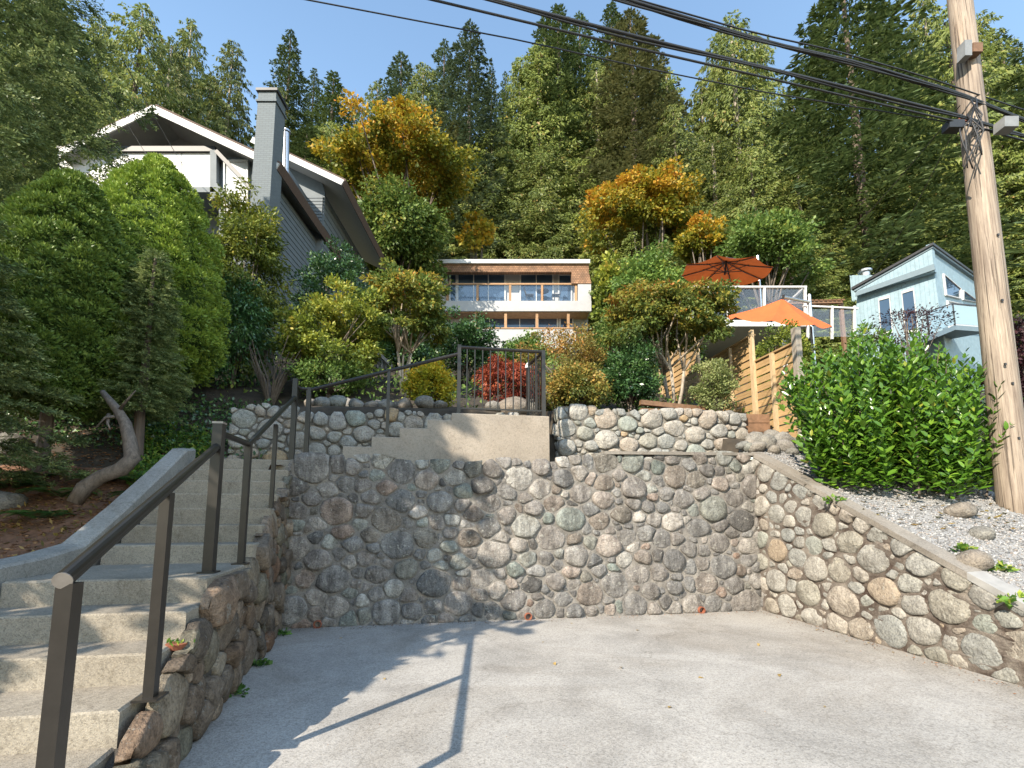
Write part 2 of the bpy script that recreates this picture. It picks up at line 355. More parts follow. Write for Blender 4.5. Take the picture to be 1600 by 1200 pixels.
for j in range(len(ys) - 1):
    for i in range(nx - 1):
        if cut[j][i] or cut[j][i + 1] or cut[j + 1][i] or cut[j + 1][i + 1]: continue
        zz = max(grid[j][i][2], grid[j + 1][i + 1][2], grid[j][i + 1][2])
        if zz <= 0.0: continue
        x, y = (xs[i] + xs[i + 1]) / 2, (ys[j] + ys[j + 1]) / 2; u, v = to_uv(x, y)
        f = (j * nx + i, j * nx + i + 1, (j + 1) * nx + i + 1, (j + 1) * nx + i)
        if u > PADW and v < 0.55 and u < PADW + 2.3 + 0.3 * math.sin(v * 3) and v > -6: parts['gravel_bed'].append(f)
        elif u < 0 and v < 1.0 and x > -30: parts['mulch_bed'].append(f)
        else: parts['hillside'].append(f)
flat = [p for row in grid for p in row]
for nm, fs in parts.items():
    used = sorted({i for f in fs for i in f}); mp = {o: n for n, o in enumerate(used)}
    obj(nm, [flat[i] for i in used], [tuple(mp[i] for i in f) for f in fs], M[{'hillside': 'soil', 'gravel_bed': 'gravel', 'mulch_bed': 'mulch'}[nm]], smooth=True, kind='structure')

# ================================================================== fieldstone walls
def clip_half(poly, px, py, nx_, ny_):
    out = []; n = len(poly)
    for i in range(n):
        a, b = poly[i], poly[(i + 1) % n]
        da = (a[0] - px) * nx_ + (a[1] - py) * ny_; db = (b[0] - px) * nx_ + (b[1] - py) * ny_
        if da <= 0: out.append(a)
        if (da < 0 < db) or (db < 0 < da):
            t = da / (da - db); out.append((a[0] + (b[0] - a[0]) * t, a[1] + (b[1] - a[1]) * t))
    return out
def pack_stones(rng, L, top, sizes, fill=0.93):
    """stones of mixed size thrown into the wall face, big ones first"""
    S = []
    for r0, r1, tries in sizes:
        for _ in range(tries):
            a = rng.uniform(0, L); r = rng.uniform(r0, r1); h = top(a)
            b = rng.uniform(min(r * .6, h * .5), max(h - r * 0.55, h * .55))
            if b < 0.02: continue
            if all((a - q[0]) ** 2 + (b - q[1]) ** 2 > ((r + q[2]) * fill) ** 2 for q in S): S.append((a, b, r))
    return S
def stone_cells(S, L, top):
    hmax = max(top(L * i / 20) for i in range(21)) + .1; cells = []
    for i, (a, b, r) in enumerate(S):
        poly = [(-.02, -.01), (L + .02, -.01), (L + .02, hmax), (-.02, hmax)]
        nb = sorted(((q[0] - a) ** 2 + (q[1] - b) ** 2, k) for k, q in enumerate(S) if k != i)[:22]
        for d2, k in nb:
            q = S[k]; d = math.sqrt(d2); t = (d2 + r * r - q[2] ** 2) / (2 * d2)
            poly = clip_half(poly, a + (q[0] - a) * t, b + (q[1] - b) * t, (q[0] - a) / d, (q[1] - b) / d)
            if len(poly) < 3: break
        cells.append(poly)
    return cells
def cell_radius(poly, a, b, th):
    best = 9.0; c, s = math.cos(th), math.sin(th); n = len(poly)
    for i in range(n):
        x1, y1 = poly[i][0] - a, poly[i][1] - b; x2, y2 = poly[(i + 1) % n][0] - a, poly[(i + 1) % n][1] - b
        ex, ey = x2 - x1, y2 - y1; den = c * ey - s * ex
        if abs(den) < 1e-9: continue
        t = (x1 * ey - y1 * ex) / den; k = (x1 * s - y1 * c) / den
        if t > 0 and -1e-6 <= k <= 1 + 1e-6: best = min(best, t)
    return best
def stone_wall(root, O, T, N, L, top, sizes, mat, gap, depth, seed, N_ANG=16, limit=300, over=0.02, fill=0.80, sx=1.22):
    """every stone a rounded lump of its own outline, sunk into the mortar"""
    topw = top; top = lambda q: topw(q * sx)          # stones lie a little wider than tall
    rng = random.Random(seed); S = pack_stones(rng, L / sx, top, sizes, fill); cells = stone_cells(S, L / sx, top)
    order = sorted(range(len(S)), key=lambda i: -S[i][2]); restV, restF = [], []
    O, T, N = Vector(O), Vector(T), Vector(N); Z = Vector((0, 0, 1))
    for rank, i in enumerate(order):
        a, b, r = S[i]; poly = cells[i]
        if len(poly) < 3: continue
        el = rng.uniform(0.62, 1.05); ph = rng.uniform(0, math.pi); g = gap * rng.uniform(.4, 1.7); rnd = rng.random() < .5; lim = 1.7 if rnd else 2.4
        rr = []
        for k in range(N_ANG):
            th = 2 * math.pi * k / N_ANG; rc = cell_radius(poly, a, b, th) - g
            re = r * lim / math.sqrt((math.cos(th - ph) / 1.2) ** 2 + (math.sin(th - ph) / el) ** 2)
            rr.append(max(0.015, min(rc, re) * rng.uniform(.92, 1.03)))
        wq = .20 if rnd else .10
        rr = [wq * rr[k - 1] + (1 - 2 * wq) * rr[k] + wq * rr[(k + 1) % N_ANG] for k in range(N_ANG)]
        mean = sum(rr) / N_ANG
        if mean < 0.022: continue
        dh = depth * rng.uniform(.4, 1.35) * min(1, mean / .10) + .006
        # three or four broken faces, each tilted its own way
        pl = [(rng.uniform(.85, 1.1) * dh, rng.gauss(0, .16), rng.gauss(0, .16)) for _ in range(2 + rng.randrange(3))]
        V = []; F = []
        rings = [(1.0, -.04), (.985, .50), (.92, .86), (.68, 1.0), (.34, 1.0)]
        for sc_, hh in rings:
            for k in range(N_ANG):
                th = 2 * math.pi * k / N_ANG; q = rr[k] * sc_; ca, cb = q * math.cos(th), q * math.sin(th)
                h2 = max(.25 * dh, min(c0 + gx * ca + gy * cb for c0, gx, gy in pl)) * hh + rng.uniform(-.06, .06) * dh if hh > 0 else hh
                bb = min(b + cb, top(a + ca) + over); bb = max(bb, 0.0)
                V.append(O + T * ((a + ca) * sx) + Z * bb + N * h2)
        V.append(O + T * (a * sx) + Z * min(b, top(a) + over) + N * max(.3 * dh, min(c0 for c0, gx, gy in pl)))
        nr = len(rings)
        for q in range(nr - 1):
            for k in range(N_ANG):
                F.append((q * N_ANG + k, q * N_ANG + (k + 1) % N_ANG, (q + 1) * N_ANG + (k + 1) % N_ANG, (q + 1) * N_ANG + k))
        F += [((nr - 1) * N_ANG + k, (nr - 1) * N_ANG + (k + 1) % N_ANG, nr * N_ANG) for k in range(N_ANG)]
        if rank < limit: obj('stone', V, F, mat, root, smooth=True)
        else:
            b0 = len(restV); restV += V; restF += [tuple(x + b0 for x in f) for f in F]
    if restV: obj('small_stones', restV, restF, mat, root, smooth=True, kind='stuff')
def mortar(root, O, T, N, L, top, mat, thick, step=0.07, amp=0.009, seed=0, proud=0.0):
    """rough mortar face with a body behind it"""
    rng = random.Random(seed); O, T, N = Vector(O), Vector(T), Vector(N); Z = Vector((0, 0, 1)); V, F = [], []
    na = int(L / step) + 1; hm = max(top(L * i / na) for i in range(na + 1)); nb = int(hm / step) + 1
    for i in range(na + 1):
        a = L * i / na; h = top(a)
        for j in range(nb + 1):
            V.append(O + T * a + Z * (h * j / nb) + N * (proud + amp * rng.uniform(-1, 1)))
    w_ = nb + 1
    for i in range(na):
        for j in range(nb): F.append((i * w_ + j, (i + 1) * w_ + j, (i + 1) * w_ + j + 1, i * w_ + j + 1))
    base = len(V)
    for i in range(na + 1):
        a = L * i / na; V.append(O + T * a + Z * top(a) - N * thick); V.append(O + T * a - N * thick)
    for i in range(na):
        F.append((i * w_ + nb, (i + 1) * w_ + nb, base + 2 * (i + 1), base + 2 * i)); F.append((base + 2 * i, base + 2 * i + 2, base + 2 * i + 3, base + 2 * i + 1))
    F.append(tuple(range(0, w_)) + (base, base + 1)); F.append(tuple(na * w_ + j for j in range(w_ - 1, -1, -1)) + (base + 2 * na + 1, base + 2 * na))
    return obj('mortar', V, F, mat, root, smooth=False)

SZ = [(.16, .21, 50), (.115, .16, 260), (.09, .115, 1000), (.065, .09, 1800), (.04, .065, 2000)]
# back wall
def top_back(a): return 2.21 + 0.035 * math.sin(a * 2.3) + 0.02 * math.sin(a * 7.1) + (0.15 if a > 4.25 else 0.15 * max(0, min(1, (a - 3.7) / .55)))
bw = thing('stone_wall', 'tall weathered fieldstone retaining wall across the back of the parking pad', 'wall', uv(3.4, 0))
mortar(bw, uv(0, 0), E1, -E2, PADW, lambda a: top_back(a) - .03, M['mortar_back'], 0.30, seed=1, proud=.002)
stone_wall(bw, uv(0, 0), E1, -E2, PADW, top_back, SZ, M['stone_back'], 0.008, 0.046, 11, over=.03)
mb = MB(); mb.slab([uv(4.4, -.045, 2.345), uv(PADW + .1, -.045, 2.375), uv(PADW + .1, .27, 2.375), uv(4.4, .27, 2.345)], (0, 0, .045)); mb.build('cap', M['capc'], bw)
# stones lying along the wall top
# right wall, falling toward the street
def top_right(a): return wall_right_top(-a)
rw = thing('stone_wall', 'sloping mossy fieldstone wall with concrete cap below the gravel slope', 'wall', uv(PADW, -2.3))
mortar(rw, uv(PADW, 0), -E2, -E1, 4.62, lambda a: top_right(a) - .05, M['mortar_right'], 0.26, seed=2, proud=.008)
stone_wall(rw, uv(PADW, 0), -E2, -E1, 4.6, lambda a: top_right(a) - .06, SZ, M['stone_right'], 0.011, 0.042, 23, over=0)
for nm, a0, a1, mt in (('cap', -0.02, 2.92, 'capc'), ('cap', 2.92, 4.62, 'whitecap')):
    n = 10; V = []; F = []; rg = random.Random(5)
    for i in range(n + 1):
        a = a0 + (a1 - a0) * i / n; z = top_right(a)
        for du, dz in ((-.03, -.055), (-.03 + rg.uniform(-.008, .008), .015), (.17, .02 + rg.uniform(-.006, .006)), (.17, -.08)): V.append(uv(PADW + du, -a, z + dz))
    for i in range(n):
        for k in range(4): F.append((i * 4 + k, i * 4 + (k + 1) % 4, (i + 1) * 4 + (k + 1) % 4, (i + 1) * 4 + k))
    F += [(0, 1, 2, 3), (n * 4 + 3, n * 4 + 2, n * 4 + 1, n * 4)]
    obj(nm, V, F, M[mt], rw)

# stair steps
STEP_Y = [1.70, 2.08, 2.46, 2.83, 3.14, 3.46] + [4.5 + .337 * k for k in range(7)]
STEP_Z = [.164, .334, .504, .674, .844, 1.014] + [1.184 + .17 * k for k in range(7)]
# left wall under the stair ends
O_L = lw(1.5); L_L = (6.27 - 1.5) / LW_T.y
def top_left(a):
    Y = 1.5 + a * LW_T.y; z = 0.03
    for yy, zz in zip(STEP_Y, STEP_Z):
        if Y > yy - .10: z = max(z, zz - .05 - .10 * max(0, min(1, (yy + .12 - Y) / .22)))
    return z
lwall = thing('stone_wall', 'shaded brown fieldstone wall stepping up under the concrete stairs', 'wall', O_L + LW_T * 2.4)
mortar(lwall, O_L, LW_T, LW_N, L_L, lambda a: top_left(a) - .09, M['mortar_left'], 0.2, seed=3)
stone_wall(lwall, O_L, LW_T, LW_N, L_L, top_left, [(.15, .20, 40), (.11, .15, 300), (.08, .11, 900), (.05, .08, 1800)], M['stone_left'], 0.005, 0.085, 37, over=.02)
# upper walls behind the landing
ul0 = uv(-1.25, 1.28); ULL = 4.6
def top_ul(a): return 1.02 + .05 * math.sin(a * 3.1)
up1 = thing('stone_wall', 'low pale fieldstone wall behind the handrail of the upper steps', 'wall', uv(0.8, 1.28, 2.12))
mortar(up1, uv(-1.25, 1.28, 2.1), E1, -E2, ULL, lambda a: top_ul(a) - .02, M['mortar_pale'], 0.3, seed=4)
stone_wall(up1, uv(-1.25, 1.28, 2.1), E1, -E2, ULL, top_ul, [(.12, .17, 120), (.09, .12, 400), (.06, .09, 900), (.035, .06, 1500)], M['stone_pale'], 0.008, 0.07, 41, over=.05, N_ANG=14)
UR0 = to_uv(*hitv(872, 640, 0.95).xy)[0]; UR1 = to_uv(*hitv(1163, 640, 0.95).xy)[0]
def top_ur(a): return 1.17 + .03 * math.sin(a * 2.9 + 1)
up2 = thing('stone_wall', 'low pale fieldstone terrace wall with rounded boulders under the garden shrubs', 'wall', uv((UR0 + UR1) / 2, .95, 2.12))
mortar(up2, uv(UR0, .95, 2.1), E1, -E2, UR1 - UR0, lambda a: top_ur(a) - .02, M['mortar_pale'], 0.45, seed=6)
stone_wall(up2, uv(UR0, .95, 2.1), E1, -E2, UR1 - UR0, top_ur, [(.14, .19, 120), (.10, .14, 400), (.06, .10, 900), (.035, .06, 1500)], M['stone_pale'], 0.008, 0.07, 47, over=.03, N_ANG=14)
up3 = thing('stone_wall', 'short shaded return wall of pale stones at the end of the terrace wall', 'wall', uv(UR0, 1.3, 2.12))
mortar(up3, uv(UR0, .97, 2.1), E2, -E1, 1.2, lambda a: 1.1, M['mortar_pale'], 0.3, seed=8)
stone_wall(up3, uv(UR0, .97, 2.1), E2, -E1, 1.2, lambda a: 1.12, [(.12, .16, 60), (.08, .12, 200), (.05, .08, 500)], M['stone_pale'], 0.011, 0.09, 53, over=.02, N_ANG=14)

# ================================================================== concrete stairs
st = thing('concrete_stairs', 'shaded concrete steps climbing beside the left stone wall', 'stairs', (XR(3.4) - .6, 3.4, 0))
def rough_block(pts, z0, z1, bev=.012):
    """plan polygon raised from z0 to z1 with a worn, bevelled top edge"""
    P = [Vector((p.x, p.y, 0)) for p in pts]; n = len(P); c = sum(P, Vector()) / n
    V = [p + Vector((0, 0, z0)) for p in P] + [p + Vector((0, 0, z1 - bev)) for p in P] + [p + (c - p).normalized() * bev * 1.4 + Vector((0, 0, z1)) for p in P]
    F = [tuple(range(n))[::-1]] + [(i, (i + 1) % n, n + (i + 1) % n, n + i) for i in range(n)] + [(n + i, n + (i + 1) % n, 2 * n + (i + 1) % n, 2 * n + i) for i in range(n)] + [tuple(range(2 * n, 3 * n))]
    return V, F
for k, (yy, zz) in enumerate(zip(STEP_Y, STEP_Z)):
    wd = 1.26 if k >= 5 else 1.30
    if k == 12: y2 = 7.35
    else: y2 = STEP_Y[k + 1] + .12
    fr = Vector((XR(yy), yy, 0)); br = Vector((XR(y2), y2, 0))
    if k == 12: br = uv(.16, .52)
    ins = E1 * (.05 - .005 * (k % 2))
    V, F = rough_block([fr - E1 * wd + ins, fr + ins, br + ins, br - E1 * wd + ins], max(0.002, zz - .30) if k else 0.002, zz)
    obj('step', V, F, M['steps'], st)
# curb on the outer side
cV, cF = [], []
cy = [1.2, 1.9, 2.5, 3.4, 3.9, 4.35, 5.0, 5.8, 6.45, 6.75]; cz = [.30, .42, .70, 1.11, 1.14, 1.20, 1.52, 1.95, 2.31, 2.36]
for Y, z in zip(cy, cz):
    b0 = Vector((XR(Y + .2), Y, 0)) - E1 * 1.215
    for du, zz in ((0.0, max(0, z - .6)), (0.0, z - .02), (-.02, z), (-.18, z + .012), (-.21, max(0, z - .6))): cV.append(b0 + E1 * du + Vector((0, 0, zz)))
for i in range(len(cy) - 1):
    for k in range(5): cF.append((i * 5 + k, i * 5 + (k + 1) % 5, (i + 1) * 5 + (k + 1) % 5, (i + 1) * 5 + k))
cF += [(4, 3, 2, 1, 0), tuple((len(cy) - 1) * 5 + k for k in range(5))]
obj('curb', cV, cF, M['curbc'], st)

# upper flight and landing box, poured in one
VB = 0.40
fl = thing('concrete_landing', 'pale concrete landing block with small steps above the stone wall', 'landing', uv(2.2, .8, 2.15))
edges = [(536, 697), (581, 682), (625, 668), (668, 655), (706, 645)]
us = [to_uv(*hitv(px, py, VB).xy)[0] for px, py in edges]; zs = [hitv(px, py, VB).z for px, py in edges]
uend = to_uv(*hitv(858, 652, VB).xy)[0]
for k in range(5):
    u1 = us[k + 1] if k < 4 else uend
    V, F = rough_block([uv(us[k], VB), uv(u1, VB), uv(u1, VB + .84), uv(us[k], VB + .84)], 2.0, zs[k], .01)
    obj('step' if k < 4 else 'landing_slab', V, F, M['boxc'], fl)
LAND_Z = zs[4]

# ================================================================== railings
PW = .052
def post(mb, p, z0, z1, wd=PW): mb.box((p.x, p.y, (z0 + z1) / 2), E1 * wd, E2 * wd, (0, 0, z1 - z0))
def base_plate(mb, p, z): mb.box((p.x, p.y, z + .006), E1 * .12, E2 * .12, (0, 0, .012))
# lower handrail
hr = thing('handrail', 'dark metal handrail with round top rail along the lower stairs', 'handrail', (-2.2, 3.0, .5))
p1 = at(98, 907, 1.62); p2r = at(236, 793, 2.62); p3r = at(338, 698, 3.71)
rail_dir = (p3r - p1)
MB().tube([p1, p1 + rail_dir * .33, p1 + rail_dir * .66, p3r], .0285, 16).build('top_rail', M['rail'], hr, smooth=False)
rd = rail_dir.normalized()
MB().tube([p1 - rd * .004, p1], .0288, 16).build('rail_end_cap', M['railcap'], hr)
b1 = at(86, 1010, 1.62); MB_ = MB(); post(MB_, Vector((p1.x + .02 * rd.x + .005, p1.y + .03, 0)), .164, p1.z - .012); base_plate(MB_, Vector((p1.x, p1.y + .03, 0)), .164); MB_.build('post', M['rail'], hr)
q2 = p1 + rail_dir * ((2.62 - p1.y) / rail_dir.y); m_ = MB(); post(m_, q2, .504, q2.z - .02); base_plate(m_, q2, .504); m_.build('post', M['rail'], hr)
q3 = at(318, 893, 3.66); q3 = Vector((p3r.x + .0, 3.73, 0)); z3 = at(335, 662, 3.73).z
m_ = MB(); post(m_, q3, 1.014, z3, .072); base_plate(m_, q3, 1.014); pn = m_.build('newel_post', M['rail'], hr)
m_ = MB(); post(m_, q3, z3 - .004, z3 + .012, .080); m_.build('post_cap', M['railcap'], pn)
q4 = Vector((at(387, 720, 4.36).x, 4.36, 0)); zc = at(344, 676, 3.73).z
m_ = MB(); post(m_, q4, 1.014, zc + .02); base_plate(m_, q4, 1.014); m_.build('post', M['rail'], hr)
m_ = MB(); m_.tube([Vector((q3.x, q3.y, zc)), Vector((q4.x, q4.y, zc))], .026, 12); m_.build('link_rail', M['rail'], hr)
# rail of the upper half of the lower flight
q6 = Vector((at(455, 650, 6.52).x, 6.60, 0)); z6 = at(457, 592, 6.6).z; z6r = at(452, 618, 6.5).z
m_ = MB(); m_.tube([Vector((q4.x, q4.y, zc)), Vector((q6.x, q6.y, z6r))], .0275, 12); m_.build('top_rail', M['rail'], hr)
tt = (5.17 - q4.y) / (q6.y - q4.y); q5 = Vector((q4.x + (q6.x - q4.x) * tt, 5.3, 0)); m_ = MB(); post(m_, q5, 1.524, zc + (z6r - zc) * tt, .04); m_.build('post', M['rail'], hr)
m_ = MB(); post(m_, q6, 2.204, z6, .066); base_plate(m_, q6, 2.204); pn = m_.build('newel_post', M['rail'], hr)
# upper handrail
ur = thing('handrail', 'dark metal handrail climbing above the pale concrete landing steps', 'handrail', uv(.9, .5, 2.2))
vr = .46
a7 = hitv(483, 612, vr); g7 = hitv(717, 553, vr); a8 = hitv(608, 580, vr)
m_ = MB(); post(m_, a7, 2.204, a7.z + .06, .06); base_plate(m_, a7, 2.204); m_.build('post', M['rail'], ur)
m_ = MB(); m_.tube([a7 + Vector((0, 0, .02)), g7], .027, 12); m_.build('top_rail', M['rail'], ur)
a8z = a7.z + (g7.z - a7.z) * ((a8.x - a7.x) / (g7.x - a7.x)); m_ = MB(); post(m_, a8, zs[1], a8z + .02, .045); m_.build('post', M['rail'], ur)
q6t = Vector((q6.x, q6.y, a7.z + .05)); mid = (q6t + a7) / 2 + Vector((-.02, .0, .0))
m_ = MB(); m_.tube([q6t, mid + Vector((0, 0, .0)), a7 + Vector((0, 0, .04))], .022, 10); m_.build('link_rail', M['rail'], ur)
# guard rail on the landing
gd = thing('guard_rail', 'dark metal guard rail with thin pickets on the concrete landing', 'railing', uv(2.8, .5, LAND_Z))
g0 = hitv(717, 600, vr); g1 = hitv(849, 600, vr); zt = hitv(717, 541, vr).z
g2 = Vector((at(825, 600, 8.05).x, 8.05, 0)); g2 = Vector((g2.x, g2.y, 0))
for q, wd, zt_, zb in ((g0, .055, zt + .02, LAND_Z), (g1, .06, zt + .01, LAND_Z), (g2, .06, zt - .06, LAND_Z)):
    m_ = MB(); post(m_, q, zb, zt_, wd); m_.build('post', M['rail'], gd)
for a, b_ in ((g0, g1), (g1, g2)):
    a = Vector((a.x, a.y, 0)); b_ = Vector((b_.x, b_.y, 0))
    z1 = zt - .015; z0 = LAND_Z + .09
    m_ = MB(); m_.tube([a + Vector((0, 0, z1)), b_ + Vector((0, 0, z1))], .026, 12); m_.build('top_rail', M['rail'], gd)
    m_ = MB(); m_.bar(a + Vector((0, 0, z0)), b_ + Vector((0, 0, z0)), .03, .022); m_.build('bottom_rail', M['rail'], gd)
    n = 11 if a.y < 7.6 and b_.y < 7.6 else 8
    for i in range(1, n):
        q = a + (b_ - a) * (i / n); m_ = MB(); post(m_, q, z0, z1, .017); m_.build('picket', M['rail'], gd)
m_ = MB(); m_.tube([Vector((g2.x, g2.y, zt - .06)), Vector((g2.x, g2.y, zt - .03)), Vector((g2.x, g2.y, zt + .01)), Vector((g2.x, g2.y, zt + .04))], [.05, .05, .035, .01], 12)
m_.build('post_light', plain('frosted_lamp', (.6, .6, .6), .4), gd)

# ================================================================== foliage
def unit(a): return a / np.maximum(np.linalg.norm(a, axis=-1, keepdims=True), 1e-9)
def leaf_quads(P, A, Nn, l, w):
    """diamond leaves: P base, A axis, Nn normal"""
    A = unit(A); B = unit(np.cross(Nn, A)); l = np.asarray(l)[:, None]; w = np.asarray(w)[:, None]
    V = np.stack([P, P + A * l * .5 + B * w * .5, P + A * l, P + A * l * .5 - B * w * .5], axis=1).reshape(-1, 3)
    F = np.arange(len(V), dtype=np.int32).reshape(-1, 4); return V, F
def add_tint(me, t, per):
    a = me.attributes.new('tint', 'FLOAT', 'POINT'); a.data.foreach_set('value', np.repeat(np.clip(t, 0, 1), per).astype(np.float32))
def crown_obj(name, V, F, t, mat, parent, per=4, **kw):
    o = obj(name, V, F, mat, parent, local=True, **kw); add_tint(o.data, t, per); return o

G = lambda *s: [(p, c) for p, c in s]
M.update(
    cedar=leafmat('cedar_foliage', G((0, (.085, .115, .03)), (.4, (.175, .22, .055)), (.75, (.26, .295, .075)), (.93, (.32, .30, .085)), (1, (.36, .23, .085)))),
    fir=leafmat('fir_foliage', G((0, (.045, .072, .026)), (.5, (.10, .145, .048)), (1, (.19, .23, .075))), .25),
    bluefir=leafmat('blue_fir_foliage', G((0, (.048, .075, .040)), (.5, (.105, .15, .075)), (1, (.20, .24, .12))), .25),
    nearfir=leafmat('pale_tipped_spruce', G((0, (.06, .09, .03)), (.5, (.15, .20, .07)), (1, (.36, .40, .15))), .3),
    olivefir=leafmat('olive_fir_foliage', G((0, (.06, .07, .028)), (.5, (.13, .14, .055)), (1, (.22, .21, .085))), .25),
    maple=leafmat('autumn_maple_foliage', G((0, (.12, .16, .025)), (.3, (.26, .26, .03)), (.55, (.50, .36, .035)), (.85, (.60, .30, .03)), (1, (.55, .18, .03))), .35),
    leafgreen=leafmat('broadleaf_green', G((0, (0.053, 0.098, 0.024)), (.5, (0.128, 0.209, 0.045)), (.85, (0.239, 0.314, 0.067)), (1, (0.389, 0.344, 0.060))), .3),
    gloss=leafmat('dark_glossy_leaf', G((0, (0.031, 0.078, 0.028)), (.6, (0.078, 0.166, 0.049)), (1, (0.174, 0.278, 0.078))), .15, .3, .6),
    jmap=leafmat('japanese_maple_leaf', G((0, (0.063, 0.105, 0.025)), (.45, (0.140, 0.189, 0.039)), (.75, (0.308, 0.266, 0.042)), (.92, (0.476, 0.238, 0.042)), (1, (0.462, 0.126, 0.042))), .35),
    bronze=leafmat('bronze_shrub_leaf', G((0, (0.070, 0.077, 0.022)), (.4, (0.182, 0.168, 0.042)), (.75, (0.308, 0.182, 0.049)), (1, (0.462, 0.210, 0.056))), .3),
    peach=leafmat('orange_tipped_shrub_leaf', G((0, (0.072, 0.102, 0.024)), (.4, (0.168, 0.192, 0.042)), (.7, (0.432, 0.312, 0.072)), (1, (0.600, 0.300, 0.084))), .3),
    yellow=leafmat('yellow_shrub_leaf', G((0, (0.099, 0.154, 0.022)), (.4, (0.286, 0.319, 0.033)), (.7, (0.572, 0.495, 0.039)), (1, (0.682, 0.396, 0.033))), .35),
    lime=leafmat('yellow_green_shrub_leaf', G((0, (0.062, 0.100, 0.020)), (.5, (0.200, 0.250, 0.037)), (.85, (0.388, 0.388, 0.056)), (1, (0.475, 0.350, 0.062))), .3),
    red=leafmat('red_lace_maple_leaf', G((0, (0.095, 0.017, 0.012)), (.5, (0.228, 0.043, 0.021)), (1, (0.457, 0.133, 0.048))), .3),
    purple=leafmat('dark_purple_leaf', G((0, (.018, .010, .012)), (1, (.075, .028, .035))), .2),
    cream=leafmat('variegated_shrub_leaf', G((0, (0.084, 0.120, 0.036)), (.5, (0.240, 0.276, 0.096)), (1, (0.552, 0.528, 0.264))), .3),
    brownleaf=leafmat('withered_leaf', G((0, (0.088, 0.083, 0.022)), (.4, (0.220, 0.176, 0.044)), (.8, (0.374, 0.242, 0.077)), (1, (0.462, 0.330, 0.121))), .3),
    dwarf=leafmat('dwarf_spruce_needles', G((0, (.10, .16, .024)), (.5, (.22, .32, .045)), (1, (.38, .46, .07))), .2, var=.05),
    dwarfdark=leafmat('shaded_spruce_needles', G((0, (.055, .10, .022)), (.5, (.125, .20, .038)), (1, (.24, .31, .055))), .2, var=.05),  # darker copy of the dwarf needles, shade put into the colour
    laurel=leafmat('laurel_leaf', G((0, (.045, .11, .012)), (.5, (.095, .21, .022)), (.9, (.20, .34, .035)), (1, (.34, .36, .05))), .3, .27, .6, var=.2),
    fern=leafmat('fern_leaf', G((0, (0.030, 0.090, 0.021)), (1, (0.128, 0.255, 0.045))), .3),
    ivy=leafmat('ground_cover_leaf', G((0, (0.039, 0.098, 0.016)), (.6, (0.117, 0.234, 0.029)), (1, (0.312, 0.338, 0.052))), .3),
)

def conifer_mesh(seed, H, R, style, z0=0.06, dens=1.0, leaf=(.5, .15), whorl=15.0, needles=0):
    """branches round a trunk; sprays droop on cedars, lie flat on firs"""
    rg = np.random.default_rng(seed); nb = int(H * whorl * dens); Ps, As, Ns, Ls, Ws, Ts = [], [], [], [], [], []
    for i in range(nb):
        h = (i + rg.random()) / nb; h = h ** 1.12; z = H * (z0 + (1 - z0) * h)
        prof = (1 - h) ** (.58 if style == 'fir' else .46) * (.55 + .45 * min(1, h / .16 + .35))
        L = R * prof * rg.uniform(.62, 1.12) + .12 * R * (1 - h) + .05
        az = i * 2.399963 + rg.uniform(-.5, .5); od = np.array([math.cos(az), math.sin(az), 0]); ld = np.array([-od[1], od[0], 0])
        m = max(3, int(L / (leaf[0] * .34))); t = rg.uniform(.12, 1.0, m) ** .8
        if style == 'fir': zz = L * (.16 * t - .34 * t * t + .10 * t ** 3)
        else: zz = L * (.22 * t - .62 * t * t + .20 * t ** 3)
        c = od * (L * t)[:, None] + np.array([0, 0, z]) + np.stack([0 * t, 0 * t, zz], 1)
        bt = rg.uniform(.15, .85)
        for q in range(5):
            sgn = 1 if q % 2 else -1; k = len(t); wid = (1.15 - t) * L * .30
            off = ld * (sgn * wid * rg.uniform(0, 1, k))[:, None]
            if style == 'fir':
                A = od * rg.uniform(.3, 1.0, (k, 1)) + ld * (sgn * rg.uniform(.2, 1.0, (k, 1))) + np.array([0, 0, 1]) * rg.uniform(-.45, .12, (k, 1))
                Nn = np.array([0, 0, 1]) + rg.normal(0, .45, (k, 3)); P = c + off + np.array([0, 0, -1]) * rg.uniform(0, .10 * leaf[0] * 4, (k, 1))
            else:
                A = od * rg.uniform(.0, .7, (k, 1)) + ld * (sgn * rg.uniform(.0, .55, (k, 1))) + np.array([0, 0, -1]) * rg.uniform(.3, 1.1, (k, 1))
                Nn = od + rg.normal(0, .6, (k, 3)); P = c + off + np.array([0, 0, 1]) * rg.uniform(-.2, .1, (k, 1)) * leaf[0]
            s = rg.uniform(.6, 1.25, k)
            Ps.append(P); As.append(A); Ns.append(Nn); Ls.append(leaf[0] * s); Ws.append(leaf[1] * s * rg.uniform(.7, 1.3, k)); Ts.append(np.clip(bt * .5 + .25 + rg.normal(0, .17, k), 0, 1))
    P, A, Nn, L, W, T_ = (np.concatenate(q) for q in (Ps, As, Ns, Ls, Ws, Ts))
    if needles:      # close trees: every twig carries rows of needles
        A = unit(A); B = unit(np.cross(Nn, A)); N2 = np.cross(A, B); qs = []
        for j in range(needles):
            f = (j + .5) / needles; sg = 1 if j % 2 else -1; k = len(P)
            D = A * .8 + B * (sg * rg.uniform(.3, .9, (k, 1))) + N2 * rg.normal(.1, .4, (k, 1)); qs.append((P + A * (L * f)[:, None], D, N2 + rg.normal(0, .5, (k, 3)), L * rg.uniform(.24, .34, k) * (1.1 - .35 * f), L * .095, T_ + .6 * (f - .55)))
        P, A, Nn, L, W, T_ = (np.concatenate([q[i] for q in qs]) for i in range(6))
    V, F = leaf_quads(P, A, Nn, L, W)
    return V, F, np.clip(T_, 0, 1)
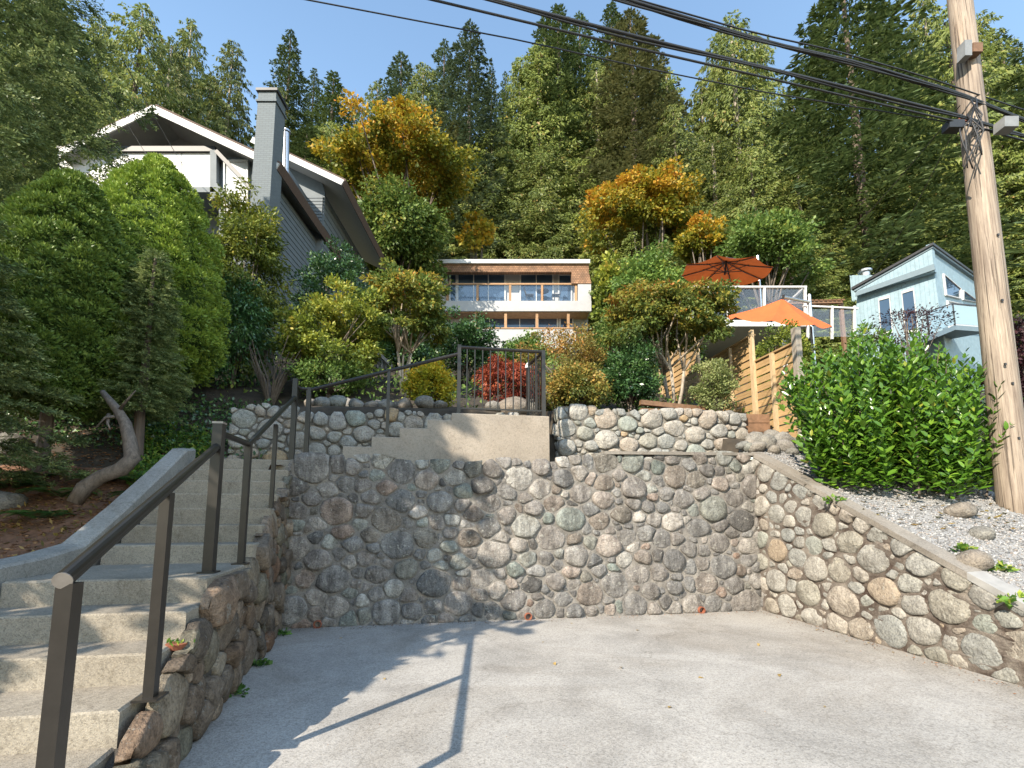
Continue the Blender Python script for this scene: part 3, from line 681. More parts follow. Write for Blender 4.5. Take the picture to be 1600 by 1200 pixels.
def trunk_mesh(H, r, seed=0, n=8):
    rg = random.Random(seed); mb = MB(); k = 8
    mb.tube([(rg.uniform(-.05, .05) * r * 3, rg.uniform(-.05, .05) * r * 3, H * i / k) for i in range(k + 1)], [r * (1.15 - i / k) + .01 for i in range(k + 1)], n); return mb
# seven tree shapes, each used several times with its own size and turn
KIND = {}
def forest_shape(key, seed, H, R, style, mat, z0=.06, dens=1.0, leaf=(.26, .085)):
    V, F, t = conifer_mesh(seed, H, R, style, z0, dens, leaf); me = new_mesh('crown', V, F); me.materials.append(M[mat]); add_tint(me, t, 4)
    mb = trunk_mesh(H * .97, H * .013, seed); tm = new_mesh('trunk', mb.v, mb.f); tm.materials.append(M['palebark' if style == 'cedar' and seed % 2 else 'bark'])
    KIND[key] = (me, tm, H, R)
forest_shape('cedar', 101, 22, 4.2, 'cedar', 'cedar'); forest_shape('cedar2', 102, 20, 4.6, 'cedar', 'cedar', .04); forest_shape('cedar3', 103, 24, 3.8, 'cedar', 'cedar', .08)
forest_shape('fir', 104, 25, 4.0, 'fir', 'fir', .08); forest_shape('fir2', 105, 22, 4.4, 'fir', 'bluefir', .06); forest_shape('fir3', 106, 24, 4.2, 'fir', 'olivefir', .10)
forest_shape('fir4', 107, 20, 5.2, 'fir', 'fir', .10, .9, (.30, .09))
def tree_at(key, px, ytop, halfw, Y, label, name, group=None):
    me, tm, H, R = KIND[key]; top = at(px, ytop, Y); zb = TZ(top.x, Y) - .15; h = top.z - zb
    wd = halfw * Y / FPX; sxy = 1.36 * wd / (R * .86)
    o = thing(name, label, 'tree', (top.x, Y, zb), group, rz=random.Random(px * 7 + ytop).uniform(0, 6.28)); o.scale = (sxy, sxy, h / H)
    for nm, m_ in (('crown', me), ('trunk', tm)):
        c = bpy.data.objects.new(nm, m_); link(c, o)
    return o
LAB = {'cedar': 'olive green drooping cedar', 'cedar2': 'olive green drooping cedar', 'cedar3': 'olive green drooping cedar', 'fir': 'dark green fir', 'fir2': 'blue green fir', 'fir3': 'brownish olive fir', 'fir4': 'open branched dark fir'}
FOREST = [
    ('cedar2', 225, 8, 80, 33, 'broad cedar towering behind the gable of the grey chimney house'), ('cedar', 365, 62, 50, 38, 'bushy cedar standing just behind the grey brick chimney'),
    ('cedar3', 300, 30, 46, 44, None), ('fir', 455, 48, 46, 45, 'tall narrow fir on the skyline between the chimney and the orange maple'), ('fir', 522, 112, 52, 42, None), ('fir', 492, 106, 30, 51, None),
    ('fir', 555, 150, 30, 50, None), ('fir2', 628, 84, 62, 47, 'blue green fir rising directly behind the large orange maple'), ('cedar', 662, 98, 58, 44, 'cedar crowding the blue green firs above the large orange maple'),
    ('fir2', 735, 34, 66, 43, 'tall blue green fir on the skyline above the flat roofed house'), ('fir', 768, 104, 30, 55, None), ('fir', 790, 112, 28, 52, None), ('fir3', 715, 190, 60, 37, 'brownish bare-branched fir low behind the orange maple'),
    ('cedar3', 842, 72, 76, 36, 'slender pale trunked cedar standing behind the flat roofed house'), ('fir', 872, 8, 62, 47, None), ('fir', 905, 20, 52, 50, None), ('cedar', 932, 98, 66, 35, 'olive cedar with a pale visible trunk above the yellow maple'),
    ('fir3', 985, 18, 84, 42, 'wide olive fir under the overhead wires'), ('cedar2', 1052, 165, 66, 38, None), ('cedar', 1142, 24, 84, 43, 'sparse yellowish cedar crossing behind the black wires'),
    ('fir4', 1312, -70, 132, 30, 'large open branched fir spreading beside the utility pole'), ('cedar2', 1475, 20, 96, 32, 'tall dense olive cedar rising behind the utility pole'), ('cedar', 1405, 150, 66, 38, None),
    ('fir4', 1600, 70, 96, 30, 'open branched fir at the far side of the utility pole'), ('fir', 1200, 180, 52, 46, None), ('fir', 1420, 60, 50, 52, None),
    ('cedar2', 1560, 190, 100, 27, None), ('cedar', 690, 232, 72, 34, None), ('cedar3', 770, 205, 66, 32, None), ('cedar2', 845, 232, 82, 31.5, None), ('cedar', 905, 250, 70, 31, None), ('cedar2', 1040, 292, 76, 34, None),
    ('cedar3', 1112, 215, 72, 35, None), ('cedar2', 1172, 232, 80, 32, None), ('cedar3', 1245, 262, 72, 31, None), ('cedar2', 1330, 270, 84, 29, None), ('cedar', 1405, 262, 80, 30, None), ('cedar2', 1490, 250, 90, 28, None),
    ('cedar', 560, 262, 60, 36, None), ('fir', 480, 200, 60, 38, None), ('cedar2', 420, 190, 56, 40, None), ('cedar', 770, 318, 64, 33, None), ('cedar2', 985, 330, 70, 32, None), ('cedar', 1110, 330, 66, 28, None),
    ('fir', 80, -10, 120, 36, None), ('fir2', 695, 62, 50, 50, None), ('cedar', 812, 88, 50, 47, None), ('fir', 852, 25, 60, 52, None), ('fir', 955, 5, 60, 50, None), ('fir3', 1015, 55, 56, 48, None), ('cedar3', 1040, 105, 50, 45, None), ('cedar', 1095, 130, 52, 44, None), ('cedar2', 1118, 60, 56, 47, None), ('cedar', 1178, 55, 56, 46, None), ('fir', 1238, 150, 56, 44, None), ('fir', 1275, 50, 60, 45, None), ('fir', 1365, 5, 70, 46, None), ('cedar3', 1440, -10, 60, 42, None), ('cedar', 1525, 20, 70, 40, None), ('fir', 1562, 50, 60, 44, None), ('cedar', 590, 128, 46, 48, None), ('cedar2', 160, 30, 70, 40, None), ('cedar', 270, 60, 60, 40, None), ('cedar2', 520, 190, 56, 39, None), ('cedar', 440, 140, 46, 43, None), ('cedar2', 1230, 345, 70, 27, None), ('cedar', 1290, 350, 60, 26, None), ('cedar2', 700, 330, 56, 35, None), ('cedar2', 870, 330, 76, 33, None), ('cedar', 940, 350, 60, 33, None),
    ('cedar', 620, 320, 60, 33, None), ('cedar2', 1040, 380, 60, 28, None), ('cedar2', 1165, 380, 50, 27, None), ('fir', 330, 120, 60, 50, None), ('fir', 15, 100, 100, 42, None), ('cedar', 1640, 150, 90, 31, None),
]
for key, px, yt, hw, Y, lb in FOREST:
    if 640 < px < 960 and Y < 43: hw *= 1.0; Y = 43 + (px * 7 % 5)
    if px > 1260 and Y < 29.5: Y += 3
    big = yt < 215
    base = LAB[key]
    if lb is None:
        wh = next(w_ for lim, w_ in ((340, 'behind the white gable'), (480, 'behind the brick chimney'), (640, 'around the large orange maple'), (800, 'above the shake band of the flat roofed house'), (930, 'above the right end of the flat roofed house'), (1060, 'around the yellow orange maple'), (1210, 'behind the upper parasol'), (1300, 'between the parasols and the pale blue house'), (1480, 'behind the pale blue house'), (9999, 'beyond the utility pole')) if px < lim)
        lb = ('tall ' if big else 'low ') + base + ' ' + wh
        tree_at(key, px, yt, hw, Y, lb, 'cedar_tree' if 'cedar' in key else 'fir_tree', 'trees ' + wh)
    else: tree_at(key, px, yt, hw, Y, lb, 'cedar_tree' if 'cedar' in key else 'fir_tree')

# ---------------- broad leaved crowns
def clump_cloud(rg, R, ncl, nlf, leaf, cr, flat=.6, up=.5, shell=.55, hcol=.0, droop=0.0, cut=-.75):
    d = unit(rg.normal(0, 1, (ncl * 2, 3))); d = d[d[:, 2] > cut][:ncl]; ncl = len(d)
    K = unit(rg.normal(0, 1, (9, 3))); ka = rg.uniform(-.30, .34, 9); lobe = 1 + sum(ka[i] * np.exp(-4.5 * (1 - d @ K[i])) for i in range(9))
    C = d * (rg.uniform(shell, 1.0, (ncl, 1)) ** .8) * np.array(R) * lobe[:, None] * rg.uniform(.80, 1.14, (ncl, 1)); ct = rg.random(ncl)
    Rm = float(np.mean(R)); idx = np.repeat(np.arange(ncl), nlf); n = len(idx); sz = rg.uniform(.6, 1.25, ncl)[idx][:, None]
    o = unit(rg.normal(0, 1, (n, 3))) * (rg.random((n, 1)) ** .45) * cr * sz * np.array([1, 1, flat]); P = C[idx] + o
    A = unit(C[idx]) * .5 + unit(o + 1e-6) * .5 + rg.normal(0, .6, (n, 3)) + np.array([0, 0, -droop]); Nn = np.array([0, 0, up]) + unit(C[idx]) * .35 + rg.normal(0, .5, (n, 3))
    s = rg.uniform(.65, 1.25, n); V, F = leaf_quads(P, A, Nn, leaf[0] * s, leaf[1] * s)
    t = .18 + .5 * ct[idx] + hcol * (P[:, 2] / R[2]) * .35 + rg.normal(0, .13, n); return V, F, t, C
def shrub(name, label, cat, box, Y, mat, leaf, ncl, nlf, cr, seed, stems=4, bark='greybark', ground=None, flat=.7, hcol=0., shell=.5, depth=.9, group=None, stem_r=.025, droop=0., up=.5, fork=.35, cut=-.75, tofs=0.):
    """box: crown's bounds in the photograph; Y its distance"""
    rg = np.random.default_rng(seed); x0, y0, x1, y1 = box; c = at((x0 + x1) / 2, (y0 + y1) / 2, Y); rx = .93 * (x1 - x0) / 2 * Y / FPX; rz = .93 * (y1 - y0) / 2 * Y / FPX
    gz = TZ(c.x, Y) if ground is None else ground; gz = min(gz, c.z - rz * .3)
    if cat == 'shrub':
        zt_ = c.z + rz; zb_ = min(c.z - rz, gz + .05); rz = (zt_ - zb_) / 2; c.z = (zt_ + zb_) / 2
    root = thing(name, label, cat, (c.x, Y, gz), group); h = c.z - gz
    V, F, t, C = clump_cloud(rg, (rx, rx * depth, rz), ncl, nlf, leaf, cr, flat, up, shell, hcol, droop, cut); V = V + np.array([0, 0, h])
    o = crown_obj('crown', V, F, t + tofs, M[mat], root)
    order = rg.permutation(len(C)); mb = MB(); r2 = random.Random(seed)
    for k in range(stems):
        a = r2.uniform(0, 6.28); f = Vector((math.cos(a) * rx * .15, math.sin(a) * rx * .15, h * fork))
        b0 = Vector((math.cos(a) * .04, math.sin(a) * .04, -.05)); mb.tube([b0, b0 * .4 + f * .6 + Vector((r2.uniform(-.04, .04), 0, 0)), f], [stem_r * 1.2, stem_r, stem_r * .85], 7)
        for q in order[k * 4:(k + 1) * 4]:
            tgt = Vector(C[q] * .85) + Vector((0, 0, h)); md = f.lerp(tgt, .5) + Vector((r2.uniform(-.1, .1) * rx, r2.uniform(-.1, .1) * rx, .06 * rx)); mb.tube([f, md, tgt], [stem_r * .8, stem_r * .55, stem_r * .25], 6)
    mb2 = obj('trunk', mb.v, mb.f, M[bark], root, local=True, smooth=True)
    return root
T = 'tree'; S_ = 'shrub'
# maples on the hill
shrub('maple_tree', 'large round orange and yellow maple behind the grey chimney house', T, (506, 202, 745, 332), 30, 'maple', (.25, .19), 150, 190, .95, 1, 5, hcol=.6, flat=.5, stem_r=.14, droop=.3)
shrub('maple_tree', 'yellow orange maple growing beside the flat roofed house', T, (918, 268, 1098, 405), 31, 'maple', (.24, .18), 120, 160, .85, 2, 5, hcol=.7, flat=.5, stem_r=.12, droop=.3)
shrub('maple_tree', 'small bright orange maple above the upper orange parasol', T, (1055, 352, 1132, 408), 25, 'maple', (.2, .15), 46, 130, .55, 3, 3, hcol=.7, flat=.5, stem_r=.08)
shrub('maple_tree', 'small yellow maple peeking over the flat roof beside green foliage', T, (722, 335, 772, 402), 33, 'maple', (.3, .24), 26, 60, .6, 4, 3, flat=.5, stem_r=.06)
shrub('maple_tree', 'yellow green maple leaning beside the balcony end of the flat roofed house', T, (930, 405, 992, 510), 27, 'lime', (.26, .2), 50, 80, .7, 5, 3, hcol=.6, flat=.5, stem_r=.07)
shrub('broadleaf_tree', 'bright green leafy tree below the large orange maple', T, (540, 300, 700, 445), 28, 'leafgreen', (.24, .15), 150, 190, .95, 6, 4, flat=.7, stem_r=.1, droop=.6, tofs=.2, shell=.4)
shrub('broadleaf_tree', 'dense green tree right of the flat roofed house under yellow leaves', T, (958, 405, 1078, 520), 24, 'leafgreen', (.19, .13), 110, 170, .7, 7, 4, tofs=.12, flat=.6, stem_r=.08, droop=.3)
shrub('broadleaf_tree', 'dark green tree crowding behind the upper orange parasol', T, (1120, 345, 1290, 450), 24, 'leafgreen', (.19, .13), 110, 170, .7, 8, 4, tofs=.1, flat=.6, stem_r=.08)
# garden between the houses and the wall
shrub('pieris_shrub', 'upright dark green shrub against the grey house siding', S_, (462, 378, 582, 482), 12.5, 'gloss', (.085, .045), 110, 120, .26, 10, 5, shell=.55)
shrub('japanese_maple', 'airy japanese maple with pale trunks left of the flat roofed house', T, (552, 408, 716, 562), 10.6, 'jmap', (.10, .05), 130, 110, .26, 11, 5, bark='palebark', flat=.4, hcol=.5, stem_r=.030, droop=.4, fork=.5, tofs=.0)
shrub('yellow_green_shrub', 'yellow green leafy shrub beside the brown lattice of branches', S_, (428, 462, 596, 592), 10.2, 'lime', (.085, .05), 130, 120, .24, 12, 6, hcol=.5, tofs=.1)
shrub('rounded_shrub', 'dark green rounded shrub in front of the lower balcony', S_, (678, 486, 782, 566), 12.5, 'gloss', (.08, .05), 100, 110, .26, 13, 4)
shrub('yellow_shrub', 'bright yellow shrub beside the landing guard rail', S_, (632, 566, 712, 648), 8.6, 'yellow', (.055, .034), 90, 100, .17, 14, 4, hcol=.6, tofs=.15)
shrub('lace_maple', 'low red lace leaf maple behind the guard rail pickets', S_, (742, 552, 838, 634), 9.2, 'red', (.07, .024), 90, 110, .2, 15, 4, flat=.5, droop=.9, hcol=.5)
shrub('bronze_shrub', 'bronze brown leafed shrub above the orange tipped shrub', S_, (838, 512, 958, 592), 9.6, 'bronze', (.06, .03), 120, 120, .22, 16, 5, hcol=.5)
shrub('orange_tipped_shrub', 'rounded shrub with orange and green leaves on the terrace wall', S_, (852, 566, 950, 648), 8.7, 'peach', (.055, .034), 110, 110, .18, 17, 5, hcol=.6, tofs=.05)
shrub('glossy_shrub', 'dark glossy green shrub between the orange shrub and the small maple', S_, (940, 528, 1030, 620), 9.4, 'gloss', (.075, .036), 110, 120, .2, 18, 4, hcol=.3)
shrub('japanese_maple', 'spreading green and bronze japanese maple with forked pale trunk by the fence', T, (925, 438, 1170, 562), 9.8, 'jmap', (.09, .045), 170, 130, .27, 19, 4, bark='palebark', flat=.4, hcol=.6, stem_r=.036, droop=.4, fork=.45, tofs=.08)
shrub('variegated_shrub', 'cream variegated shrub growing against the wooden fence', S_, (1086, 542, 1152, 606), 8.9, 'cream', (.05, .028), 80, 90, .15, 20, 5, hcol=.4)
shrub('withered_shrub', 'yellowing shrub with drooping leaves beside the grey chimney', S_, (316, 274, 448, 470), 10.5, 'lime', (.11, .04), 190, 120, .3, 21, 5, droop=.8, hcol=.5)
shrub('broadleaf_shrub', 'shaded green shrub under the yellowing leaves beside the grey house', S_, (312, 420, 420, 580), 10, 'gloss', (.10, .03), 100, 110, .3, 22, 5, droop=.6)
shrub('yellow_leaf_shrub', 'tall thin shrub with yellow tips between the dwarf spruces', S_, (125, 232, 190, 330), 8.8, 'lime', (.09, .04), 40, 60, .3, 23, 4)
shrub('purple_shrub', 'dark purple leafed shrub behind the utility pole foot', S_, (1555, 480, 1680, 740), 8.6, 'purple', (.07, .04), 110, 110, .26, 24, 4)
shrub('hillside_shrub', 'low green bush between the dry branches and the stone slope', S_, (455, 560, 585, 612), 9.6, 'leafgreen', (.07, .035), 60, 90, .18, 25, 4)
shrub('purple_maple', 'thin dark twigged maple in front of the pale blue house', T, (1362, 478, 1470, 540), 8.8, 'purple', (.06, .022), 44, 30, .2, 26, 5, flat=.4, stem_r=.02)
shrub('hillside_shrub', 'grey green shrub hiding the foot of the pale blue house', S_, (1300, 500, 1400, 570), 12, 'leafgreen', (.08, .045), 60, 90, .25, 27, 4)
shrub('hillside_shrub', 'green bush under the parasol deck beside the fence', S_, (1180, 490, 1260, 560), 12, 'lime', (.08, .045), 50, 80, .22, 28, 4)
for k, (bx, Y, mt) in enumerate([((520, 500, 620, 570), 13.5, 'leafgreen'), ((600, 520, 680, 580), 14, 'gloss'), ((780, 520, 860, 575), 14, 'leafgreen'), ((1000, 500, 1100, 570), 13.5, 'leafgreen'), ((920, 470, 1000, 540), 15, 'leafgreen'), ((240, 500, 340, 590), 9.5, 'gloss'), ((60, 560, 180, 640), 8.0, 'gloss')]):
    shrub('filler_shrub', ('green bush behind the yellow green shrub', 'dark bush behind the pale trunked japanese maple', 'green bush behind the red lace maple', 'green bush behind the forked japanese maple', 'green bush below the right end of the balconies', 'dark bush behind the bright dwarf spruce', 'dark low bush beneath the shaded dwarf spruce')[k], S_, bx, Y, mt, (.09, .05), 70, 90, .3, 60 + k, 4, group='undergrowth bushes')

M['inner'] = plain('shaded_inner_foliage', (.045, .075, .018), .95, 0, .3, 14, .9, 30, spec=.1)  # solid core for the dense inner foliage, its shade put into the dark green
# ---------------- dwarf spruces: dense lumpy cones
def dwarf_spruce(label, px, ytop, ybot, halfw, Y, mat, seed, n=104000):
    rg = np.random.default_rng(seed); top = at(px, ytop, Y); bot = at(px, ybot, Y); R = halfw * Y / FPX; H = top.z - bot.z
    gz = min(TZ(top.x, Y), bot.z - .05); root = thing('dwarf_spruce', label, 'tree', (top.x, Y, gz)); zb = bot.z - gz
    def prof(h): return np.interp(h, [0, .05, .18, .4, .65, .85, .95, 1], [.45, .8, 1.0, .98, .78, .46, .22, .0]) * R
    npf = 520; hp = ((np.arange(npf) + rg.random(npf)) / npf) ** 1.15; tp = np.arange(npf) * 2.399963 + rg.normal(0, .25, npf); rp = rg.uniform(.13, .24, npf) * (.55 + .45 * prof(hp) / R); pr = prof(hp) * rg.uniform(.80, .97, npf)
    C = np.stack([pr * np.cos(tp), pr * np.sin(tp), zb + hp * H * .97], 1); k = n // npf; idx = np.repeat(np.arange(npf), k); n = len(idx)
    od = unit(np.stack([np.cos(tp), np.sin(tp), np.full(npf, .5)], 1))[idx]; d = unit(rg.normal(0, 1, (n, 3)) + od * .9); P = C[idx] + d * (rp[idx] * rg.uniform(.82, 1.06, n))[:, None] * np.array([1, 1, .72])
    A = d + rg.normal(0, .45, (n, 3)) + np.array([0, 0, .25]); Nn = rg.normal(0, 1, (n, 3)); s = rg.uniform(.6, 1.3, n)
    V, F = leaf_quads(P, A, Nn, .060 * s, .022 * s); crown_obj('crown', V, F, .5 + .22 * (d[:, 2]) + rg.normal(0, .15, n), M[mat], root)
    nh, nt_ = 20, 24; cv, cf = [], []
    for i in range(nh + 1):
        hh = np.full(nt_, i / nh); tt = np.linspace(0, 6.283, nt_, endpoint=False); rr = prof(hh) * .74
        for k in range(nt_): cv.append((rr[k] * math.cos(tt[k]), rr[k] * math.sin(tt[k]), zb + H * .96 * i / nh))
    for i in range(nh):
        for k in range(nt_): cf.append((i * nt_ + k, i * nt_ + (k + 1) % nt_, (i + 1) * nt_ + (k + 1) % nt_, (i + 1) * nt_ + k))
    obj('shaded_core', cv, cf, M['inner'], root, local=True, smooth=True)
    mb = MB(); mb.tube([(0, 0, -.1), (0, 0, zb + .4)], [.09, .07], 8); obj('trunk', mb.v, mb.f, M['bark'], root, local=True)
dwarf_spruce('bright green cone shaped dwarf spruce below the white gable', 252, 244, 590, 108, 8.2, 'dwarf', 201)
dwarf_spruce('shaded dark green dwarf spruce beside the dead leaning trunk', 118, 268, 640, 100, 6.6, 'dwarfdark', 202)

# ---------------- near firs with visible sprays
def near_fir(label, loc, H, R, mat, seed, leaf, whorl, z0=.05, dens=1.0, name='spruce_tree', needles=0):
    root = thing(name, label, 'tree', loc); V, F, t = conifer_mesh(seed, H, R, 'fir', z0, dens, leaf, whorl, needles); crown_obj('crown', V, F, t, M[mat], root)
    mb = trunk_mesh(H * .97, H * .018, seed); obj('trunk', mb.v, mb.f, M['bark'], root, local=True)
pn = Vector((-6.75, 4.5, 0)); pn = Vector((-6.5, 4.9, 0)); near_fir('spreading spruce with pale tipped branches at the edge of the mulch bed', (pn.x, 4.9, TZ(pn.x, 4.9)), 4.3, 1.42, 'nearfir', 301, (.17, .045), 26, .14, needles=12)
near_fir('tall spruce towering behind the dwarf spruces beside the white gable', (-12.2, 9.6, TZ(-12.2, 9.6)), 13.5, 3.9, 'nearfir', 304, (.34, .08), 15, .10, needles=10)
pn = at(228, 560, 6.9); near_fir('young blue spruce in front of the bright dwarf spruce', (pn.x, 6.9, TZ(pn.x, 6.9) + .1), at(228, 400, 6.9).z - TZ(pn.x, 6.9), .50, 'nearfir', 302, (.11, .03), 60, .22, 1.0, needles=11)
near_fir('tall spruce standing left of the stairs beside the street', (-7.1, 1.35, 0.0), 10.5, 2.9, 'fir', 303, (.34, .12), 26, .25)

# ================================================================== houses
def brick_paint(name, col):
    m, nt, b, out = nmat(name); P = coord(nt); sp = node(nt, 'ShaderNodeSeparateXYZ'); nt.links.new(P, sp.inputs[0])
    ad = node(nt, 'ShaderNodeMath', operation='ADD'); nt.links.new(sp.outputs[0], ad.inputs[0]); nt.links.new(sp.outputs[1], ad.inputs[1])
    cb = node(nt, 'ShaderNodeCombineXYZ'); nt.links.new(ad.outputs[0], cb.inputs[0]); nt.links.new(sp.outputs[2], cb.inputs[1])
    br = node(nt, 'ShaderNodeTexBrick'); br.inputs['Scale'].default_value = 1.0; br.inputs['Brick Width'].default_value = .22; br.inputs['Row Height'].default_value = .075; br.inputs['Mortar Size'].default_value = .012; br.inputs['Mortar Smooth'].default_value = .3
    nt.links.new(cb.outputs[0], br.inputs['Vector']); br.inputs['Color1'].default_value = (*col, 1); br.inputs['Color2'].default_value = (*[c * .88 for c in col], 1); br.inputs['Mortar'].default_value = (*[c * .7 for c in col], 1)
    nt.links.new(br.outputs['Color'], b.inputs['Base Color']); b.inputs['Roughness'].default_value = .75; bump(nt, b, br.outputs['Fac'], -.5, .015); return m
def shingle(name, col):
    m, nt, b, out = nmat(name); P = coord(nt); sp = node(nt, 'ShaderNodeSeparateXYZ'); nt.links.new(P, sp.inputs[0])
    cb = node(nt, 'ShaderNodeCombineXYZ'); nt.links.new(sp.outputs[0], cb.inputs[0]); nt.links.new(sp.outputs[2], cb.inputs[1])
    br = node(nt, 'ShaderNodeTexBrick'); br.inputs['Scale'].default_value = 1.0; br.inputs['Brick Width'].default_value = .16; br.inputs['Row Height'].default_value = .13; br.inputs['Mortar Size'].default_value = .012
    nt.links.new(cb.outputs[0], br.inputs['Vector']); br.inputs['Color1'].default_value = (*col, 1); br.inputs['Color2'].default_value = (*[c * .6 for c in col], 1); br.inputs['Mortar'].default_value = (*[c * .3 for c in col], 1)
    n1 = noise(nt, P, 2.0, 5, .6); r = ramp(nt, [(.3, (.7, .7, .7)), (.7, (1.15, 1.1, 1.05))]); nt.links.new(n1.outputs[0], r.inputs[0])
    nt.links.new(mixc(nt, 1., br.outputs['Color'], r.outputs[0], 'MULTIPLY'), b.inputs['Base Color']); b.inputs['Roughness'].default_value = .85; bump(nt, b, br.outputs['Fac'], -.6, .03); return m
M.update(
    white=plain('white_paint', (.55, .55, .54), .55, var=.04), greysiding=plain('grey_blue_siding', (.125, .148, .165), .65, var=.08, scale=3), greypaint=plain('pale_grey_stucco', (.40, .40, .405), .75, var=.05, scale=2),
    chim=brick_paint('grey_painted_brick', (.135, .16, .175)), dark=plain('dark_trim', (.035, .035, .038), .5), soffit=plain('grey_soffit', (.36, .355, .35), .7, var=.05),
    roofing=plain('roof_shingle', (.11, .075, .06), .9, var=.2, scale=20), shake=shingle('cedar_shake', (.34, .19, .11)), cedarwood=wood_mat('cedar_wood', (.42, .25, .13), (.26, .14, .07), (2, 2, 10), 3.0),
    fencewood=wood_mat('new_fence_wood', (.42, .275, .13), (.27, .165, .075), (2, 2, 16), 2.5), fencepost=wood_mat('pale_post_wood', (.60, .44, .26), (.42, .29, .16), (10, 10, 1.5), 3), greywood=wood_mat('weathered_grey_wood', (.33, .29, .24), (.16, .13, .10), (12, 12, 1.2), 3),
    glass=glass_mat('dark_window_glass', (.05, .085, .14), .03), clear=glass_mat('clear_glass', (.8, .85, .85), .02, .06), frost=glass_mat('pale_glass', (.30, .40, .42), .08), steel=plain('galvanised_steel', (.5, .5, .5), .3, .9, var=.1, scale=12),
    bluewall=lines_mat('pale_blue_vertical_siding', (.27, .375, .43), (-.515, .857, 0), .16, .7), bluetrim=plain('blue_grey_trim', (.16, .215, .25), .6, var=.05), orange=plain('orange_canvas', (.72, .16, .025), .8, var=.06, scale=3), orangehi=plain('faded_orange_canvas', (.50, .105, .022), .8, var=.06, scale=3),
    pole=wood_mat('weathered_pole_wood', (.35, .285, .22), (.13, .09, .065), (26, 26, .7), 2.2, crack=.75), black=plain('black_cable', (.018, .018, .019), .5, var=.05), grey=plain('grey_plastic', (.20, .205, .205), .5), terracotta=plain('terracotta', (.26, .085, .045), .8, var=.15, scale=20),
    brownslat=wood_mat('brown_slat', (.22, .12, .065), (.11, .06, .03), (3, 3, 3), 3), curtain=plain('white_curtain', (.62, .63, .64), .9, var=.06, scale=3, stretch=(12, 12, .5)),
)
# ---------------- flat roofed house
YH = 30.0
ch = thing('flat_roof_house', 'two storey pale grey house with flat roof, shake band and glazed balconies', 'house', at(800, 560, YH))
def rect(x0, y0, x1, y1, Y): return [at(x0, y1, Y), at(x1, y1, Y), at(x1, y0, Y), at(x0, y0, Y)]
def slab_px(root, name, x0, y0, x1, y1, Y, th, mat, **kw): return MB().slab(rect(x0, y0, x1, y1, Y), (0, th, 0)).build(name, M[mat], root, **kw)
slab_px(ch, 'roof_cap', 665, 405, 922, 411, YH - .15, 8.5, 'white')
slab_px(ch, 'shake_band', 668, 411.3, 920, 425, YH, .35, 'shake')
MB().slab([at(893, 443, YH - .12), at(924, 443, YH - .12), at(920, 425, YH), at(893, 425, YH)], (0, .3, 0)).build('shake_band', M['shake'], ch)
slab_px(ch, 'wall', 668, 408, 919, 560, YH + 1.1, 7.1, 'greypaint')
slab_px(ch, 'parapet', 672, 470, 924, 486, YH - .1, 1.95, 'greypaint'); slab_px(ch, 'parapet', 903, 443.3, 923.5, 470, YH - .08, 1.9, 'greypaint')
slab_px(ch, 'side_wall', 668, 425, 697, 470, YH + .1, 1.7, 'greypaint')
slab_px(ch, 'deck_soffit', 676, 486.2, 920, 488.5, YH + .02, 1.85, 'cedarwood')
slab_px(ch, 'parapet', 676, 513, 896, 545, YH - .25, 2.1, 'greypaint'); slab_px(ch, 'base_wall', 662, 540, 918, 600, YH + .6, 6, 'greypaint'); slab_px(ch, 'end_wall', 897, 489, 918, 560, YH + 1.2, .7, 'greypaint')
def window_px(root, x0, y0, x1, y1, Y, mullions=(), fr=2.2, glass='glass', fm='white', dpt=.10):
    m_ = MB()
    for a in ((x0 - fr, y0 - fr, x1 + fr, y0), (x0 - fr, y1, x1 + fr, y1 + fr), (x0 - fr, y0, x0, y1), (x1, y0, x1 + fr, y1)): m_.slab(rect(*a, Y), (0, dpt, 0))
    for mx in mullions: m_.slab(rect(mx - .7, y0, mx + .7, y1, Y + .01), (0, dpt - .02, 0))
    wn_ = m_.build('window', M[fm], root); xsm = [x0] + list(mullions) + [x1]
    for a, b_ in zip(xsm[:-1], xsm[1:]): MB().slab(rect(a + .3, y0 + .2, b_ - .3, y1 - .2, Y + .05), (0, .02, 0)).build('pane', M[glass], wn_)
window_px(ch, 716, 428, 788, 472, YH + .98, (740, 763)); window_px(ch, 814, 429, 863, 472, YH + .98, (838,)); window_px(ch, 874, 430, 892, 472, YH + .98, ())
window_px(ch, 704, 429, 712, 472, YH + .98)
window_px(ch, 742, 490, 836, 517, YH + .98, (765, 790, 812)); window_px(ch, 842, 490, 870, 517, YH + .98); window_px(ch, 876, 490, 894, 517, YH + .98)
slab_px(ch, 'balcony_rail', 697, 442.2, 902, 444.6, YH - .02, .09, 'cedarwood')
for px in (699, 746, 797, 847, 900): slab_px(ch, 'balcony_post', px - 1.7, 444.8, px + 1.7, 470, YH + .0, .09, 'cedarwood')
for a, b_ in ((702, 744), (749, 795), (799.5, 845), (849.5, 898)): slab_px(ch, 'glass_panel', a, 446, b_, 470, YH + .04, .012, 'clear')
for px in (742, 790, 839, 888): slab_px(ch, 'veranda_post', px - 2, 488.7, px + 2, 513, YH + .05, .13, 'cedarwood')
slab_px(ch, 'veranda_rail', 740, 511.6, 896, 513.2, YH - .3, .12, 'cedarwood')
